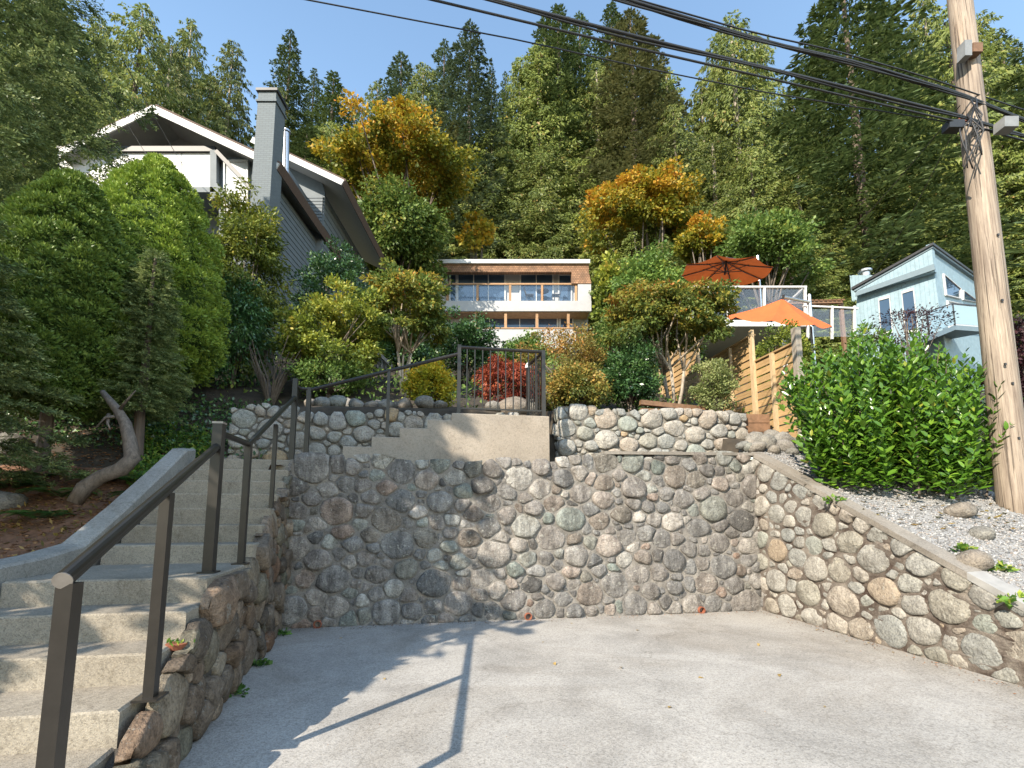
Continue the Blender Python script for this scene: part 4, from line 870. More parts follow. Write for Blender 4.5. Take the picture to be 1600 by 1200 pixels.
for px in (828, 868):        # balcony chairs
    c = at(px, 471, YH + .5); rt = thing('balcony_chair', 'dark chair on the upper balcony beside the round table', 'chair', c + Vector((0, 0, .0)), 'balcony chairs'); m_ = MB(); s = 1 if px < 850 else -1
    m_.box(c + Vector((0, 0, .42)), (.5, 0, 0), (0, .45, 0), (0, 0, .05)); m_.build('seat', M['dark'], rt); MB().slab([c + Vector((-.27 * s, -.25, .42)), c + Vector((-.27 * s, .25, .42)), c + Vector((-.42 * s, .25, .95)), c + Vector((-.42 * s, -.25, .95))], (.04, 0, 0)).build('backrest', M['dark'], rt)
    for sx in (-.2, .2):
        for sy in (-.2, .2): MB().bar(c + Vector((sx * 1.2, sy, 0)), c + Vector((sx, sy, .42)), .03, .03).build('leg', M['dark'], rt)
c = at(848, 471, YH + .5); rt = thing('balcony_table', 'round dark table between the two balcony chairs', 'table', c)
MB().tube([c + Vector((0, 0, .70)), c + Vector((0, 0, .74))], .42, 16).build('table_top', M['dark'], rt); MB().tube([c, c + Vector((0, 0, .7))], .035, 8).build('pedestal', M['dark'], rt)

# ---------------- grey chimney house
Y0 = 16.0
lh = thing('chimney_house', 'grey sided house with white gable, tall painted brick chimney and steel flue', 'house', at(330, 420, Y0 + 3))
A0 = at(240, 168, Y0); E0 = at(436, 259, Y0); W0 = at(92, 238, Y0); back = Vector((0, 6.5, 0))
def roof_side(root, a, e, nm, matr='roofing', b=back, th=.16, fascia=.26):
    d = (e - a).normalized(); up = Vector((-d.z, 0, d.x)); up = up if up.z > 0 else -up
    MB().slab([a + up * .02, e + up * .02, e + up * th, a + up * th], b).build(nm, M[matr], root)
    MB().slab([a - up * .20, e - up * .20, e + up * .06, a + up * .06], (0, -.05, 0)).build('fascia', M['white'], root)
    MB().slab([a + Vector((0, .0, 0)) - up * .05, e - up * .05, e - up * .001, a - up * .001], b).build('soffit', M['soffit'], root)
    MB().slab([e - up * .18, e + d * .04 - up * .18, e + d * .04 + up * .14, e + up * .14], b).build('gutter', M['roofing'], root)
roof_side(lh, A0, E0, 'roof'); roof_side(lh, A0, W0, 'roof')
def poly_px(root, name, pts, Y, th, mat): return MB().slab([at(x, y, Y) for x, y in pts], (0, th, 0)).build(name, M[mat], root)
poly_px(lh, 'gable_wall', [(100, 236), (418, 256), (240, 176)], Y0 + 1.4, .2, 'soffit')
slab_px(lh, 'beam', 88, 228, 336, 236, Y0 + .35, .2, 'dark')
xsp = [92, 140, 188, 236, 284, 329]
for a, b_ in zip(xsp[:-1], xsp[1:]): slab_px(lh, 'white_panel', a + .6, 236.5, b_ - .6, 292, Y0 + .45, .05, 'white')
slab_px(lh, 'corner_post', 328, 234, 338, 310, Y0 + .3, .2, 'greysiding'); slab_px(lh, 'balcony_floor', 90, 292, 340, 300, Y0 + .3, 2.2, 'greysiding')
MB().bar(at(338, 236, Y0 + .3), at(404, 306, Y0 + .1), .08, .14).build('stair_rail', M['dark'], lh); MB().bar(at(338, 292, Y0 + .3), at(404, 362, Y0 + .1), .2, .22).build('stair_stringer', M['greysiding'], lh)
slab_px(lh, 'front_wall', 90, 240, 436, 520, Y0 + 1.7, 4.6, 'greysiding'); slab_px(lh, 'front_wall', 342, 246, 420, 480, Y0 + .62, 1.0, 'greysiding')
window_px(lh, 351, 252, 384, 330, Y0 + .5, (), 3, 'curtain')
# right hand side wall in lap boards
xw = at(427, 300, Y0 + .6).x; zt_ = E0.z - .15; zb_ = TZ(xw, Y0) - .2; nb_ = 30
for k in range(nb_):
    z = zb_ + (zt_ - zb_) * k / nb_; hh = (zt_ - zb_) / nb_
    MB().slab([(xw, Y0 + .75, z), (xw + .028, Y0 + .75, z), (xw + .006, Y0 + .75, z + hh), (xw, Y0 + .75, z + hh)], (0, 5.6, 0)).build('siding_board', M['greysiding'], lh)
cx0, cx1 = at(400, 200, Y0 - .35).x, at(428, 200, Y0 - .35).x
zc0 = at(400, 156, Y0).z; zg = TZ(cx0, Y0) - .2; zw = zg + (zc0 - zg) * .55
m_ = MB(); m_.slab([(cx0 - .06, Y0 - .35, zg), (cx1 + .05, Y0 - .35, zg), (cx1, Y0 - .35, zc0), (cx0, Y0 - .35, zc0)], (0, .72, 0)); cm = m_.build('chimney', M['chim'], lh)
for e_, za, zb2 in ((.05, zc0 - .42, zc0 - .34), (.07, zc0, zc0 + .10)): MB().slab([(cx0 - e_, Y0 - .35 - e_, za), (cx1 + e_, Y0 - .35 - e_, za), (cx1 + e_, Y0 + .37 + e_, za), (cx0 - e_, Y0 + .37 + e_, za)], (0, 0, zb2 - za)).build('chimney_cap', M['chim'] if zb2 < zc0 else M['dark'], cm)
f0 = at(447, 262, Y0 + 1.2); f1 = at(447, 208, Y0 + 1.2); m_ = MB(); m_.tube([f0 - Vector((0, 0, .3)), f1], .13, 14); fl_ = m_.build('flue_pipe', M['steel'], lh, smooth=False); MB().tube([f1 + Vector((0, 0, .03)), f1 + Vector((0, 0, .1))], .17, 14).build('flue_cap', M['steel'], fl_)
# back wing
Y1 = 19.5; A1 = at(395, 217, Y1); E1w = at(537, 284, Y1); roof_side(lh, A1, E1w, 'wing_roof', b=Vector((0, 8, 0)))
xw2 = at(506, 330, Y1 + .9).x; zt2 = E1w.z + .05; zb2 = TZ(xw2, Y1) - .2
MB().slab([(at(400, 300, Y1).x, Y1 + .9, zb2), (xw2, Y1 + .9, zb2), (xw2, Y1 + .9, zt2 + .1), at(500, 272, Y1 + .9), at(400, 228, Y1 + .9)], (0, .15, 0)).build('wing_front_wall', M['greysiding'], lh)
for k in range(26):
    hh = (zt2 - zb2) / 26; z = zb2 + hh * k
    MB().slab([(xw2, Y1 + .92, z), (xw2 + .028, Y1 + .92, z), (xw2 + .006, Y1 + .92, z + hh), (xw2, Y1 + .92, z + hh)], (0, 7, 0)).build('siding_board', M['greysiding'], lh)
for k in range(9):
    z = zt2 - .25 - k * .16; xa = at(462, 300, Y1 + .8).x
    MB().slab([(xa, Y1 + .86, z), (xw2 - .05, Y1 + .86, z), (xw2 - .05, Y1 + .82, z + .01), (xa, Y1 + .82, z + .01)], (0, 0, .13)).build('louver_slat', M['greysiding'], lh)

# ---------------- pale blue house
YB = 20.0; CB = at(1465, 470, YB); FL = Vector((-.515, .857, 0)); FR = Vector((.857, .515, 0)); NL = Vector((.857, .515, 0)); NR = Vector((-.515, .857, 0))
bh = thing('pale_blue_house', 'pale blue boarded house with steep shed roof and tall narrow windows', 'house', Vector((CB.x, YB + 2, TZ(CB.x, YB))))
def hl(px, py, off=0.): return hit(px, py, CB - NL * off, NL)
def hr_(px, py, off=0.): return hit(px, py, CB - NR * off, NR)
MB().slab([hl(1482, 575), hl(1330, 575), hl(1340, 455), hl(1458, 417)], NL * .2).build('wall', M['bluewall'], bh)
MB().slab([hl(1460, 424, .30), hl(1338, 458, .30), hl(1340, 449, .30), hl(1456, 386, .30)], NL * .28).build('upper_wall', M['bluewall'], bh)
MB().slab([hl(1461, 421, .36), hl(1336, 463, .36), hl(1337, 456, .36), hl(1459, 412, .36)], NL * .06).build('trim_band', M['bluetrim'], bh)
rp = [hl(1330, 453, .42), hl(1458, 382, .42), hl(1458, 378.5, .42), hl(1330, 449, .42)]
MB().slab(rp, FR * 7.0).build('roof', M['dark'], bh)
MB().slab([hl(1334, 456, .34), hl(1457, 387, .34), hl(1457, 383.5, .34), hl(1334, 453, .34)], FR * 6.9).build('soffit', M['bluetrim'], bh)
zc_ = hr_(1465, 417).z
MB().slab([CB - Vector((0, 0, CB.z - TZ(CB.x, YB) + .3)) + FR * .02, CB + FR * 6.2 - Vector((0, 0, CB.z - TZ(CB.x, YB) + .3)), Vector((CB.x, CB.y, 0)) + FR * 6.2 + Vector((0, 0, zc_ + 1.0)), Vector((CB.x, CB.y, 0)) + FR * .02 + Vector((0, 0, zc_ + 1.0))], NR * .2).build('wall', M['bluewall'], bh)
def facade_window(root, pts, h_, fr=.09, glass='glass', nrm=None):
    P = [h_(x, y) for x, y in pts]; c = sum(P, Vector()) / len(P); m_ = MB(); n = len(P)
    for i in range(n):
        a, b_ = P[i], P[(i + 1) % n]; ai, bi = a + (c - a).normalized() * fr * 1.3, b_ + (c - b_).normalized() * fr * 1.3; m_.slab([a, b_, bi, ai], -nrm * .07)
    wn_ = m_.build('window', M['white'], root); MB().slab([p + (c - p).normalized() * fr for p in P], -nrm * .03).build('pane', M[glass], wn_)
facade_window(bh, [(1373, 467), (1391, 462), (1396, 520), (1377, 524)], lambda x, y: hl(x, y, .01), nrm=NL)
facade_window(bh, [(1409, 456), (1428, 450), (1436, 520), (1415, 520)], lambda x, y: hl(x, y, .01), nrm=NL)
facade_window(bh, [(1472, 428), (1500, 452), (1500, 468), (1476, 462)], lambda x, y: hr_(x, y, .01), nrm=NR)
facade_window(bh, [(1503, 454), (1530, 474), (1503, 469)], lambda x, y: hr_(x, y, .01), fr=.06, nrm=NR)
facade_window(bh, [(1478, 470), (1530, 482), (1530, 520), (1482, 515)], lambda x, y: hr_(x, y, .01), nrm=NR, glass='curtain')
d0 = at(1452, 524, YB - 2.2); d1 = at(1492, 508, YB - .9); d2 = at(1545, 512, YB - .2)
MB().slab([d0, d1, d2, d2 + Vector((-1.6, 1.5, 0)), d0 + Vector((-.3, 1.6, 0))], (0, 0, -.2)).build('balcony_deck', M['bluetrim'], bh)
for a, b_ in ((d0, d1), (d1, d2)):
    MB().slab([a + Vector((0, 0, .06)), b_ + Vector((0, 0, .06)), b_ + Vector((0, 0, .9)), a + Vector((0, 0, .9))], (0.01, .015, 0)).build('glass_panel', M['frost'], bh); MB().bar(a + Vector((0, 0, .95)), b_ + Vector((0, 0, .95)), .05, .05).build('top_rail', M['dark'], bh)
for a in (d0, d1, d2): MB().bar(a, a + Vector((0, 0, .95)), .05, .05).build('post', M['dark'], bh)
cb0 = hl(1330, 457, -1.4); cb1 = hl(1366, 457, -1.4); MB().slab([cb0 - Vector((0, 0, .5)), cb1 - Vector((0, 0, .5)), Vector((cb1.x, cb1.y, at(1350, 430, cb1.y).z)), Vector((cb0.x, cb0.y, at(1340, 430, cb0.y).z))], NL * 1.0).build('chimney_box', M['bluewall'], bh)
c = (cb0 + cb1) / 2 + NL * .5; zt3 = at(1350, 430, c.y).z - .1; MB().tube([Vector((c.x, c.y, zt3)), Vector((c.x, c.y, zt3 + .25)), Vector((c.x, c.y, zt3 + .26)), Vector((c.x, c.y, zt3 + .36))], [.22, .22, .32, .32], 14).build('chimney_pot', M['steel'], bh)

# ================================================================== parasols, deck, fence
def parasol(label, px, pyrim, Y, R, tiltx, tilty, deck_z, rise, mat):
    c = at(px, pyrim, Y); root = thing('parasol', label, 'parasol', (c.x, c.y, deck_z)); Rm = Matrix.Rotation(tiltx, 3, 'X') @ Matrix.Rotation(tilty, 3, 'Y'); n = 8
    rim = [Rm @ Vector((R * math.cos(2 * math.pi * k / n + .2), R * math.sin(2 * math.pi * k / n + .2), 0)) + c for k in range(n)]; apex = c + Rm @ Vector((0, 0, rise))
    for k in range(n):
        a, b_ = rim[k], rim[(k + 1) % n]; V = []; m = 6
        for i in range(m + 1):
            for j in range(m + 1):
                s = i / m; t = j / m; e = a.lerp(b_, t); p = apex.lerp(e, s); p = p + (Rm @ Vector((0, 0, -1))) * (.05 * R * math.sin(math.pi * s) * .6 + .06 * R * s * math.sin(math.pi * t)); V.append(p)
        F = [(i * (m + 1) + j, (i + 1) * (m + 1) + j, (i + 1) * (m + 1) + j + 1, i * (m + 1) + j + 1) for i in range(m) for j in range(m)]
        obj('canopy_panel', V, F, M[mat], root, smooth=True)
        hub = c + Rm @ Vector((0, 0, rise - .45)); md = apex.lerp(a, .5) - Rm @ Vector((0, 0, .06))
        m_ = MB(); m_.tube([apex - Rm @ Vector((0, 0, .08)), apex.lerp(a, .5) - Rm @ Vector((0, 0, .10)), a - Rm @ Vector((0, 0, .04))], .018, 6); m_.tube([hub, md], .014, 6); m_.build('rib', M['dark'], root)
    m_ = MB(); m_.tube([c + Rm @ Vector((0, 0, rise - .55)), apex + Rm @ Vector((0, 0, .12))], .035, 8); m_.build('hub', M['dark'], root)
    side = Vector((R * .95, .5, 0)); pt = Vector((c.x + side.x, c.y + side.y, apex.z + .25)); m_ = MB(); m_.tube([apex + Vector((0, 0, .06)), pt], .045, 8); m_.build('arm', M['steel'], root)
    m_ = MB(); m_.tube([Vector((pt.x, pt.y, deck_z)), pt + Vector((0, 0, .25))], .05, 10); m_.build('pole', M['steel'], root)
DZ = at(1190, 499, 15.5).z
parasol('dark orange parasol seen from below on the upper deck', 1133, 424, 17.0, 1.62, rad(9), rad(6), DZ, .42, 'orange')
parasol('light orange parasol tilted over the lower terrace beside the fence', 1214, 501, 13.6, 1.42, rad(26), rad(5), TZ(5.2, 13.6), .62, 'orangehi')
dk = thing('raised_deck', 'raised deck with white framed glass railing under the dark parasol', 'deck', at(1190, 520, 16.5))
MB().slab([at(1078, 500, 15.5), at(1262, 500, 15.5), at(1262, 500, 15.5) + Vector((.3, 4.5, 0)), at(1078, 500, 15.5) + Vector((0, 4.5, 0))], (0, 0, -.22)).build('deck_floor', M['white'], dk)
for px in (1082, 1138, 1194, 1258): MB().bar(at(px, 500, 15.5), at(px, 448, 15.5), .07, .07).build('post', M['white'], dk)
for px in (1100, 1240): MB().bar(Vector((at(px, 500, 15.5).x, 16.2, at(px, 504, 15.5).z - .22)), Vector((at(px, 500, 15.5).x, 16.2, TZ(at(px, 500, 15.5).x, 16.2) - .1)), .14, .14).build('support_post', M['white'], dk)
MB().bar(at(1080, 448.5, 15.5), at(1260, 448.5, 15.5), .08, .06).build('top_rail', M['white'], dk)
for a, b_ in ((1084, 1136), (1140, 1192), (1196, 1256)): slab_px(dk, 'glass_panel', a, 452, b_, 497, 15.52, .012, 'clear')
MB().bar(at(1258, 448.5, 15.5), at(1258, 448.5, 15.5) + Vector((.3, 3.5, 0)), .07, .06).build('side_rail', M['white'], dk)
dk2 = thing('terrace_railing', 'white framed railing on the lower terrace behind the laurel', 'railing', at(1300, 530, 14.5))
for px in (1262, 1300, 1335): MB().bar(at(px, 530, 14.5), at(px, 478, 14.5), .06, .06).build('post', M['white'], dk2)
MB().bar(at(1255, 478, 14.5), at(1340, 482, 14.5), .07, .05).build('top_rail', M['white'], dk2)
for a, b_ in ((1265, 1298), (1303, 1333)): slab_px(dk2, 'glass_panel', a, 483, b_, 526, 14.52, .012, 'clear')
pg = thing('brown_pergola', 'brown slatted pergola roof behind the lower parasol', 'pergola', at(1260, 500, 17.5))
pa, pb = at(1206, 470, 17.2), at(1318, 468, 17.2)
for i in range(17):
    t = i / 16; q = pa.lerp(pb, t); MB().bar(q, q + Vector((.35, 1.9, .55)), .10, .05).build('slat', M['brownslat'], pg)
for t in (0.02, .98):
    q = pa.lerp(pb, t) + Vector((.15, .3, 0)); MB().bar(Vector((q.x, q.y, TZ(q.x, q.y) - .1)), q, .12, .12).build('post', M['brownslat'], pg)
MB().bar(pa + Vector((0, .1, -.06)), pb + Vector((0, .1, -.06)), .1, .1).build('beam', M['brownslat'], pg)
# fence
fn = thing('board_fence', 'stepped wooden fence of horizontal boards with pale posts beside the terrace', 'fence', (4.8, 9.5, 3.3))
F0 = Vector((5.0, 8.0, 0)); FD = Vector((-.139, .990, 0)); FN = Vector((-.990, -.139, 0))
def fp(t, z, o=0.): return F0 + FD * t + FN * o + Vector((0, 0, z))
for t0, t1, z0, z1 in ((0.05, 1.18, 2.62, 4.45), (1.18, 3.2, 3.22, 5.02), (3.2, 5.2, 4.25, 5.82)):
    n = int((z1 - z0) / .142)
    for k in range(n):
        a = z0 + (z1 - z0) * k / n; b_ = a + (z1 - z0) / n - .022
        MB().slab([fp(t0 + .01, a, .012), fp(t1 - .01, a, .012), fp(t1 - .01, b_, -.006), fp(t0 + .01, b_, -.006)], -FN * .022).build('board', M['fencewood'], fn)
    MB().slab([fp(t0, z1 + .004, .03), fp(t1, z1 + .004, .03), fp(t1, z1 + .004, -.06), fp(t0, z1 + .004, -.06)], (0, 0, .03)).build('top_rail', M['fencewood'], fn)
for t, z0, z1, wd in ((.62, 2.55, 4.45, .07), (1.18, 2.9, 5.12, .10), (1.9, 3.2, 5.0, .045), (2.55, 3.3, 5.0, .045), (3.2, 3.5, 5.86, .10), (3.85, 4.0, 5.8, .045), (4.5, 4.2, 5.8, .05), (5.2, 4.3, 5.95, .10)):
    MB().box(fp(t, (z0 + z1) / 2, .035), FD * wd, FN * .06, (0, 0, z1 - z0)).build('post', M['fencepost'], fn)
MB().box(fp(0, 3.55, .02), FD * .11, FN * .11, (0, 0, 2.3)).build('end_post', M['greywood'], fn)
gf = thing('weathered_fence_panel', 'weathered grey board panel sloping below the grey chimney house', 'fence', at(405, 580, 10.8))
for k in range(8):
    x = 384 + k * 5.6; yt = 470 + k * 5.5; MB().slab(rect(x, yt, x + 5.1, yt + 92, 10.8 + .05 * k), (0, .03, 0)).build('board', M['greywood'], gf)
MB().bar(at(382, 476, 10.75), at(432, 524, 11.1), .06, .09).build('rail', M['greywood'], gf)
gf2 = thing('stair_balustrade', 'brown wooden balustrade going down behind the japanese maple', 'fence', at(595, 590, 13.2))
for k in range(6):
    x = 576 + k * 6.2; yt = 536 + k * 6; MB().slab(rect(x, yt, x + 4.6, yt + 46, 13.2), (0, .04, 0)).build('board', M['greywood'], gf2)
MB().bar(at(573, 533, 13.15), at(614, 574, 13.15), .08, .08).build('rail', M['greywood'], gf2)
tm = thing('planter_box', 'long dark timber planter edging on the terrace beside the fence', 'planter', uv(5.0, 1.9, 3.3))
for z in (0, .16):
    a, b_ = at(1000, 617, 8.9), at(1112, 614, 9.1); MB().bar(Vector((a.x, a.y, 3.42 + z)), Vector((b_.x, b_.y, 3.38 + z * .6)), .10, .09).build('timber', M['brownslat'], tm)
tm = thing('dark_timber_edging', 'stained timber retaining boards at the foot of the fence', 'edging', at(1170, 660, 8.4))
for z in (0, .17, .34):
    a, b_ = at(1140, 650, 8.6), at(1200, 650, 8.6); MB().bar(Vector((a.x, a.y, 2.86 + z)), Vector((b_.x, b_.y, 2.86 + z)), .10, .16).build('timber', M['brownslat'], tm)

# ================================================================== utility pole and wires
YP = 6.0
up = thing('utility_pole', 'tall weathered wooden utility pole wrapped with black cables', 'pole', at(1583, 770, YP)); pb_ = at(1584, 768, YP); pt_ = at(1504, 40, YP)
dx = (pt_ - pb_); P_ = [pb_ - Vector((0, 0, .6)), pb_] + [pb_ + dx * k / 6 for k in range(1, 7)] + [pb_ + dx * 1.35]
MB().tube(P_, [.178, .173] + [.173 - .006 * k for k in range(1, 7)] + [.125], 28).build('shaft', M['pole'], up, smooth=True)
def pole_x(z): return pb_ + dx * ((z - pb_.z) / dx.z)
for (x0, y0, x1, y1, mt) in ((1508, 62, 1519, 86, 'grey'), (1521, 66, 1536, 80, 'brownslat')): slab_px(up, 'bracket', x0, y0, x1, y1, YP - .24, .12, mt)
slab_px(up, 'orange_tape', 1499, 183, 1520, 190, YP - .20, .01, 'terracotta'); slab_px(up, 'junction_box', 1570, 181, 1592, 197, YP - .35, .15, 'grey')
slab_px(up, 'splice_case', 1484, 186, 1508, 198, YP - .30, .12, 'black')
for z_ in (2.4, 3.1, 3.35, 4.2, 5.1):
    q = pole_x(z_); MB().box(q + Vector((-.06 + .05 * math.sin(z_ * 9), -.168, 0)), (.02, 0, 0), (0, .02, 0), (0, 0, .03)).build('bolt', M['dark'], up)
rg5 = random.Random(77)
for k in range(9):
    a = at(1496 + rg5.uniform(0, 34), 150 + rg5.uniform(0, 40), YP - .26); b_ = at(1504 + rg5.uniform(0, 32), 205 + rg5.uniform(0, 70), YP - .28); md = a.lerp(b_, .5) + Vector((rg5.uniform(-.16, .12), -.05, rg5.uniform(-.1, .05)))
    MB().tube([a, a.lerp(md, .5) + Vector((rg5.uniform(-.04, .04), 0, -.02)), md, md.lerp(b_, .6), b_], .009, 6).build('cable_loop', M['black'], up, smooth=True)
def wire(label, pts, zref_px, r, name='overhead_cable', bundle=0, group=None):
    """pts: pixels along the wire, from left to right; the pole end fixes its height, the rest hangs level with a little sag"""
    xr, yr = zref_px; zr = at(xr, yr, YP - .24).z; W = []
    for px, py in pts:
        d = ray(px, py); k = (zr - EYE) / d.z; W.append(Vector((d.x * k, d.y * k, zr)))
    a, b_ = W[0], W[-1]; n = 14; ext = (a - b_).normalized(); a2 = a + ext * 9; b2 = b_ - ext * 6; Q = [a2] + W + [b2]
    D = [0]
    for i in range(1, len(Q)): D.append(D[-1] + (Q[i] - Q[i - 1]).length)
    S = []
    for i in range(41):
        s = D[-1] * i / 40; j = max(0, min(len(Q) - 2, int(np.searchsorted(D, s) - 1))); t = (s - D[j]) / max(1e-6, D[j + 1] - D[j]); S.append(Q[j].lerp(Q[j + 1], t))
    mb = MB(); mb.tube(S, r, 8)
    for q in range(bundle):
        ph = q * 2.1; mb.tube([p + Vector((0, .012 * math.sin(i * .9 + ph), -r * 1.1 - .012 + .014 * math.cos(i * .9 + ph))) for i, p in enumerate(S)], r * .6, 6)
    return mb.build(name, M['black'], None, smooth=True, label=label, cat='cable', group=group)
wire('thick black cable bundle, topmost across the pole', [(1200, 66), (1350, 100), (1500, 146), (1600, 187)], (1510, 149), .018, bundle=2)
wire('thin black cable running just above the topmost bundle', [(1180, 52), (1300, 78), (1440, 118), (1600, 172)], (1510, 138), .009)
wire('thick black cable below the topmost bundle, second at the pole', [(1025, 65), (1200, 107), (1350, 143), (1500, 181), (1600, 212)], (1510, 184), .018, bundle=1)
wire('black cable ending at the splice case on the pole', [(950, 65), (1200, 122), (1350, 157), (1490, 189), (1600, 220)], (1510, 194), .012)
wire('thinnest lowest black wire crossing the tree tops', [(823, 65), (1000, 105), (1200, 145), (1385, 175), (1490, 192)], (1500, 194), .007)
def drop(label, a, b_, r=.006, sag=.25):
    S = [a.lerp(b_, i / 16) - Vector((0, 0, sag * 4 * (i / 16) * (1 - i / 16))) for i in range(17)]; mb = MB(); mb.tube(S, r, 6); mb.build('service_wire', M['black'], None, smooth=True, label=label, cat='wire')
drop('thin service wire from the pole to the pale blue house eaves', at(1505, 175, YP - .2), at(1345, 450, 19), .006, .3)
drop('thin service wire from the pole down over the parasol deck', at(1500, 165, YP - .2), at(1225, 440, 18), .006, .4)
drop('service wire crossing the white gable of the chimney house', at(190, 90, 9), at(288, 262, 15.9), .010, .05); drop('slack service wire ending left of the white gable peak', at(150, 110, 9), at(232, 246, 15.9), .008, .05)

# ================================================================== laurel hedge
LB = at(1408, 770, 6.5); lz = TZ(LB.x, 6.5); rgl = np.random.default_rng(9)
la = thing('laurel_bush', 'large glossy bright green laurel bush growing out of the gravel beside the pole', 'bush', (LB.x, 6.5, lz))
LP, LA, LN, LL = [], [], [], []; stm = MB()
for k in range(330):
    a = rgl.uniform(0, 6.283); q = math.sqrt(rgl.random()); bx, by = 1.15 * q * math.cos(a), .55 * q * math.sin(a)
    tall = rgl.uniform(.75, 1.0) * (1.0 if rgl.random() < .8 else 1.1); dome = math.sqrt(max(.12, 1 - (q * .82) ** 2))
    h = 2.28 * tall * (dome * .8 + .2) * (1 - .07 * abs(math.cos(a)) * q); h = h if rgl.random() < .74 else h * rgl.uniform(.3, .75)
    tx, ty = bx * 1.38 + rgl.normal(0, .08), by * 1.5 + rgl.normal(0, .08); gz = TZ(LB.x + bx, 6.5 + by) - lz
    p0 = np.array([bx, by, gz]); p1 = np.array([bx * 1.15, by * 1.2, gz + h * .5]); p2 = np.array([tx, ty, gz + h])
    if k % 24 == 0: stm.tube([Vector(p0), Vector(p1), Vector(p2)], [.014, .010, .005], 5)
    m = int(h * 34 * .8)
    for j in range(m):
        t = .10 + .90 * (j + rgl.random()) / m if rgl.random() < .93 else rgl.uniform(.05, 1); pt = (1 - t) ** 2 * p0 + 2 * t * (1 - t) * p1 + t * t * p2; ax = unit(p2 - p0); an = j * 2.4 + k
        s = np.array([math.cos(an), math.sin(an), 0]); A = s * (1.0 - .45 * t) + ax * (.35 + .6 * t) + rgl.normal(0, .16, 3); LP.append(pt + s * .01); LA.append(A); LN.append(np.cross(np.cross(A, ax), A) + np.array([-.25, -.35, .3]) + rgl.normal(0, .25, 3)); LL.append(rgl.uniform(.085, .14) * (1 if t < .93 else .75))
LP, LA, LN, LL = map(np.array, (LP, LA, LN, LL)); LA = unit(LA); LBn = unit(np.cross(LN, LA)); LNn = unit(np.cross(LA, LBn)); nl = len(LP); W_ = (LL * rgl.uniform(.44, .56, nl))[:, None]; L1 = LL[:, None]; cv = rgl.uniform(.02, .14, nl)[:, None] * L1
LV = np.stack([LP, LP + LA * L1 * .28 + LBn * W_ * .44 + LNn * W_ * .12, LP + LA * L1 * .66 + LBn * W_ * .42 + LNn * (W_ * .12 - cv * .5), LP + LA * L1 - LNn * cv, LP + LA * L1 * .66 - LBn * W_ * .42 + LNn * (W_ * .12 - cv * .5), LP + LA * L1 * .28 - LBn * W_ * .44 + LNn * W_ * .12, LP + LA * L1 * .5 - LNn * cv * .2], axis=1)
TRI = np.array([(0, 1, 6), (1, 2, 6), (2, 3, 6), (3, 4, 6), (4, 5, 6), (5, 0, 6)]); lt = np.clip(rgl.normal(.5, .2, nl), 0, 1)
vis = LP[:, 1] * -1 + .15 * rgl.random(nl) + (LL * 2); order = np.argsort(-vis); near = order[:300]; rest = order[300:]
o = obj('foliage', LV[rest].reshape(-1, 3), (np.arange(len(rest))[:, None, None] * 7 + TRI[None]).reshape(-1, 3), M['laurel'], la, local=True, kind='stuff'); add_tint(o.data, lt[rest], 7)
for i in near:
    me = new_mesh('leaf', LV[i] - LP[i], TRI); me.materials.append(M['laurel']); add_tint(me, lt[i:i + 1], 7); lf = bpy.data.objects.new('leaf', me); lf.location = LP[i]; link(lf, la)
obj('stems', stm.v, stm.f, M['greybark'], la, local=True)

# ================================================================== loose stones, gravel, mulch
def boulder_mesh(seed, n=2):
    import bmesh
    bm = bmesh.new(); bmesh.ops.create_icosphere(bm, subdivisions=n, radius=1.0); rg = random.Random(seed); ph = [(Vector((rg.gauss(0, 1), rg.gauss(0, 1), rg.gauss(0, 1))).normalized(), rg.uniform(.62, .98)) for _ in range(9)]
    for v in bm.verts:
        p = v.co.copy()
        for d, lim in ph:
            s = p.dot(d)
            if s > lim: p -= d * (s - lim) * .85
        v.co = p * (1 + .05 * rg.uniform(-1, 1))
    me = bpy.data.meshes.new('boulder'); bm.to_mesh(me); bm.free(); me.polygons.foreach_set('use_smooth', np.ones(len(me.polygons), dtype=bool)); me.materials.append(M['stone_boulder']); return me
BM = [boulder_mesh(900 + k) for k in range(7)]; rgb = random.Random(4)
def boulder(px, py, wpx, Y, label, group=None, asp=.72, z=None):
    p = at(px, py, Y); r = .88 * wpx * Y / FPX / 2; zz = TZ(p.x, p.y) if z is None else z
    o = bpy.data.objects.new('boulder', BM[rgb.randrange(7)]); o.location = (p.x, p.y, zz + r * asp * .45); o.scale = (r, r * rgb.uniform(.7, 1), r * asp * rgb.uniform(.85, 1.15)); o.rotation_euler = (rgb.uniform(-.3, .3), rgb.uniform(-.3, .3), rgb.uniform(0, 6.28)); link(o, None, label, 'boulder', group); return o
for px, py, wd, Y in ((1178, 662, 36, 8.3), (1196, 690, 44, 7.9), (1222, 672, 48, 8.1), (1228, 694, 42, 7.8), (1182, 697, 36, 7.7), (1252, 682, 34, 7.9), (1204, 655, 34, 8.5), (1244, 664, 34, 8.3), (1262, 700, 26, 7.7), (1210, 708, 28, 7.6), (1170, 680, 26, 8.0), (1238, 708, 24, 7.6), (1148, 700, 22, 7.75), (1160, 690, 26, 7.8), (1172, 702, 24, 7.72), (1136, 703, 16, 7.75), (1190, 672, 24, 8.1)):
    boulder(px, py, wd, Y, 'pale boulder piled between the terrace wall end and the laurel', 'boulders piled at the terrace wall end')
for px, wd in ((1078, 22), (1096, 30), (1114, 26), (1134, 30), (1152, 22), (1062, 18), (960, 20), (985, 24)): boulder(px, 628, wd, 8.55, 'rounded boulder resting on top of the terrace wall', 'boulders on the terrace wall', z=3.2)
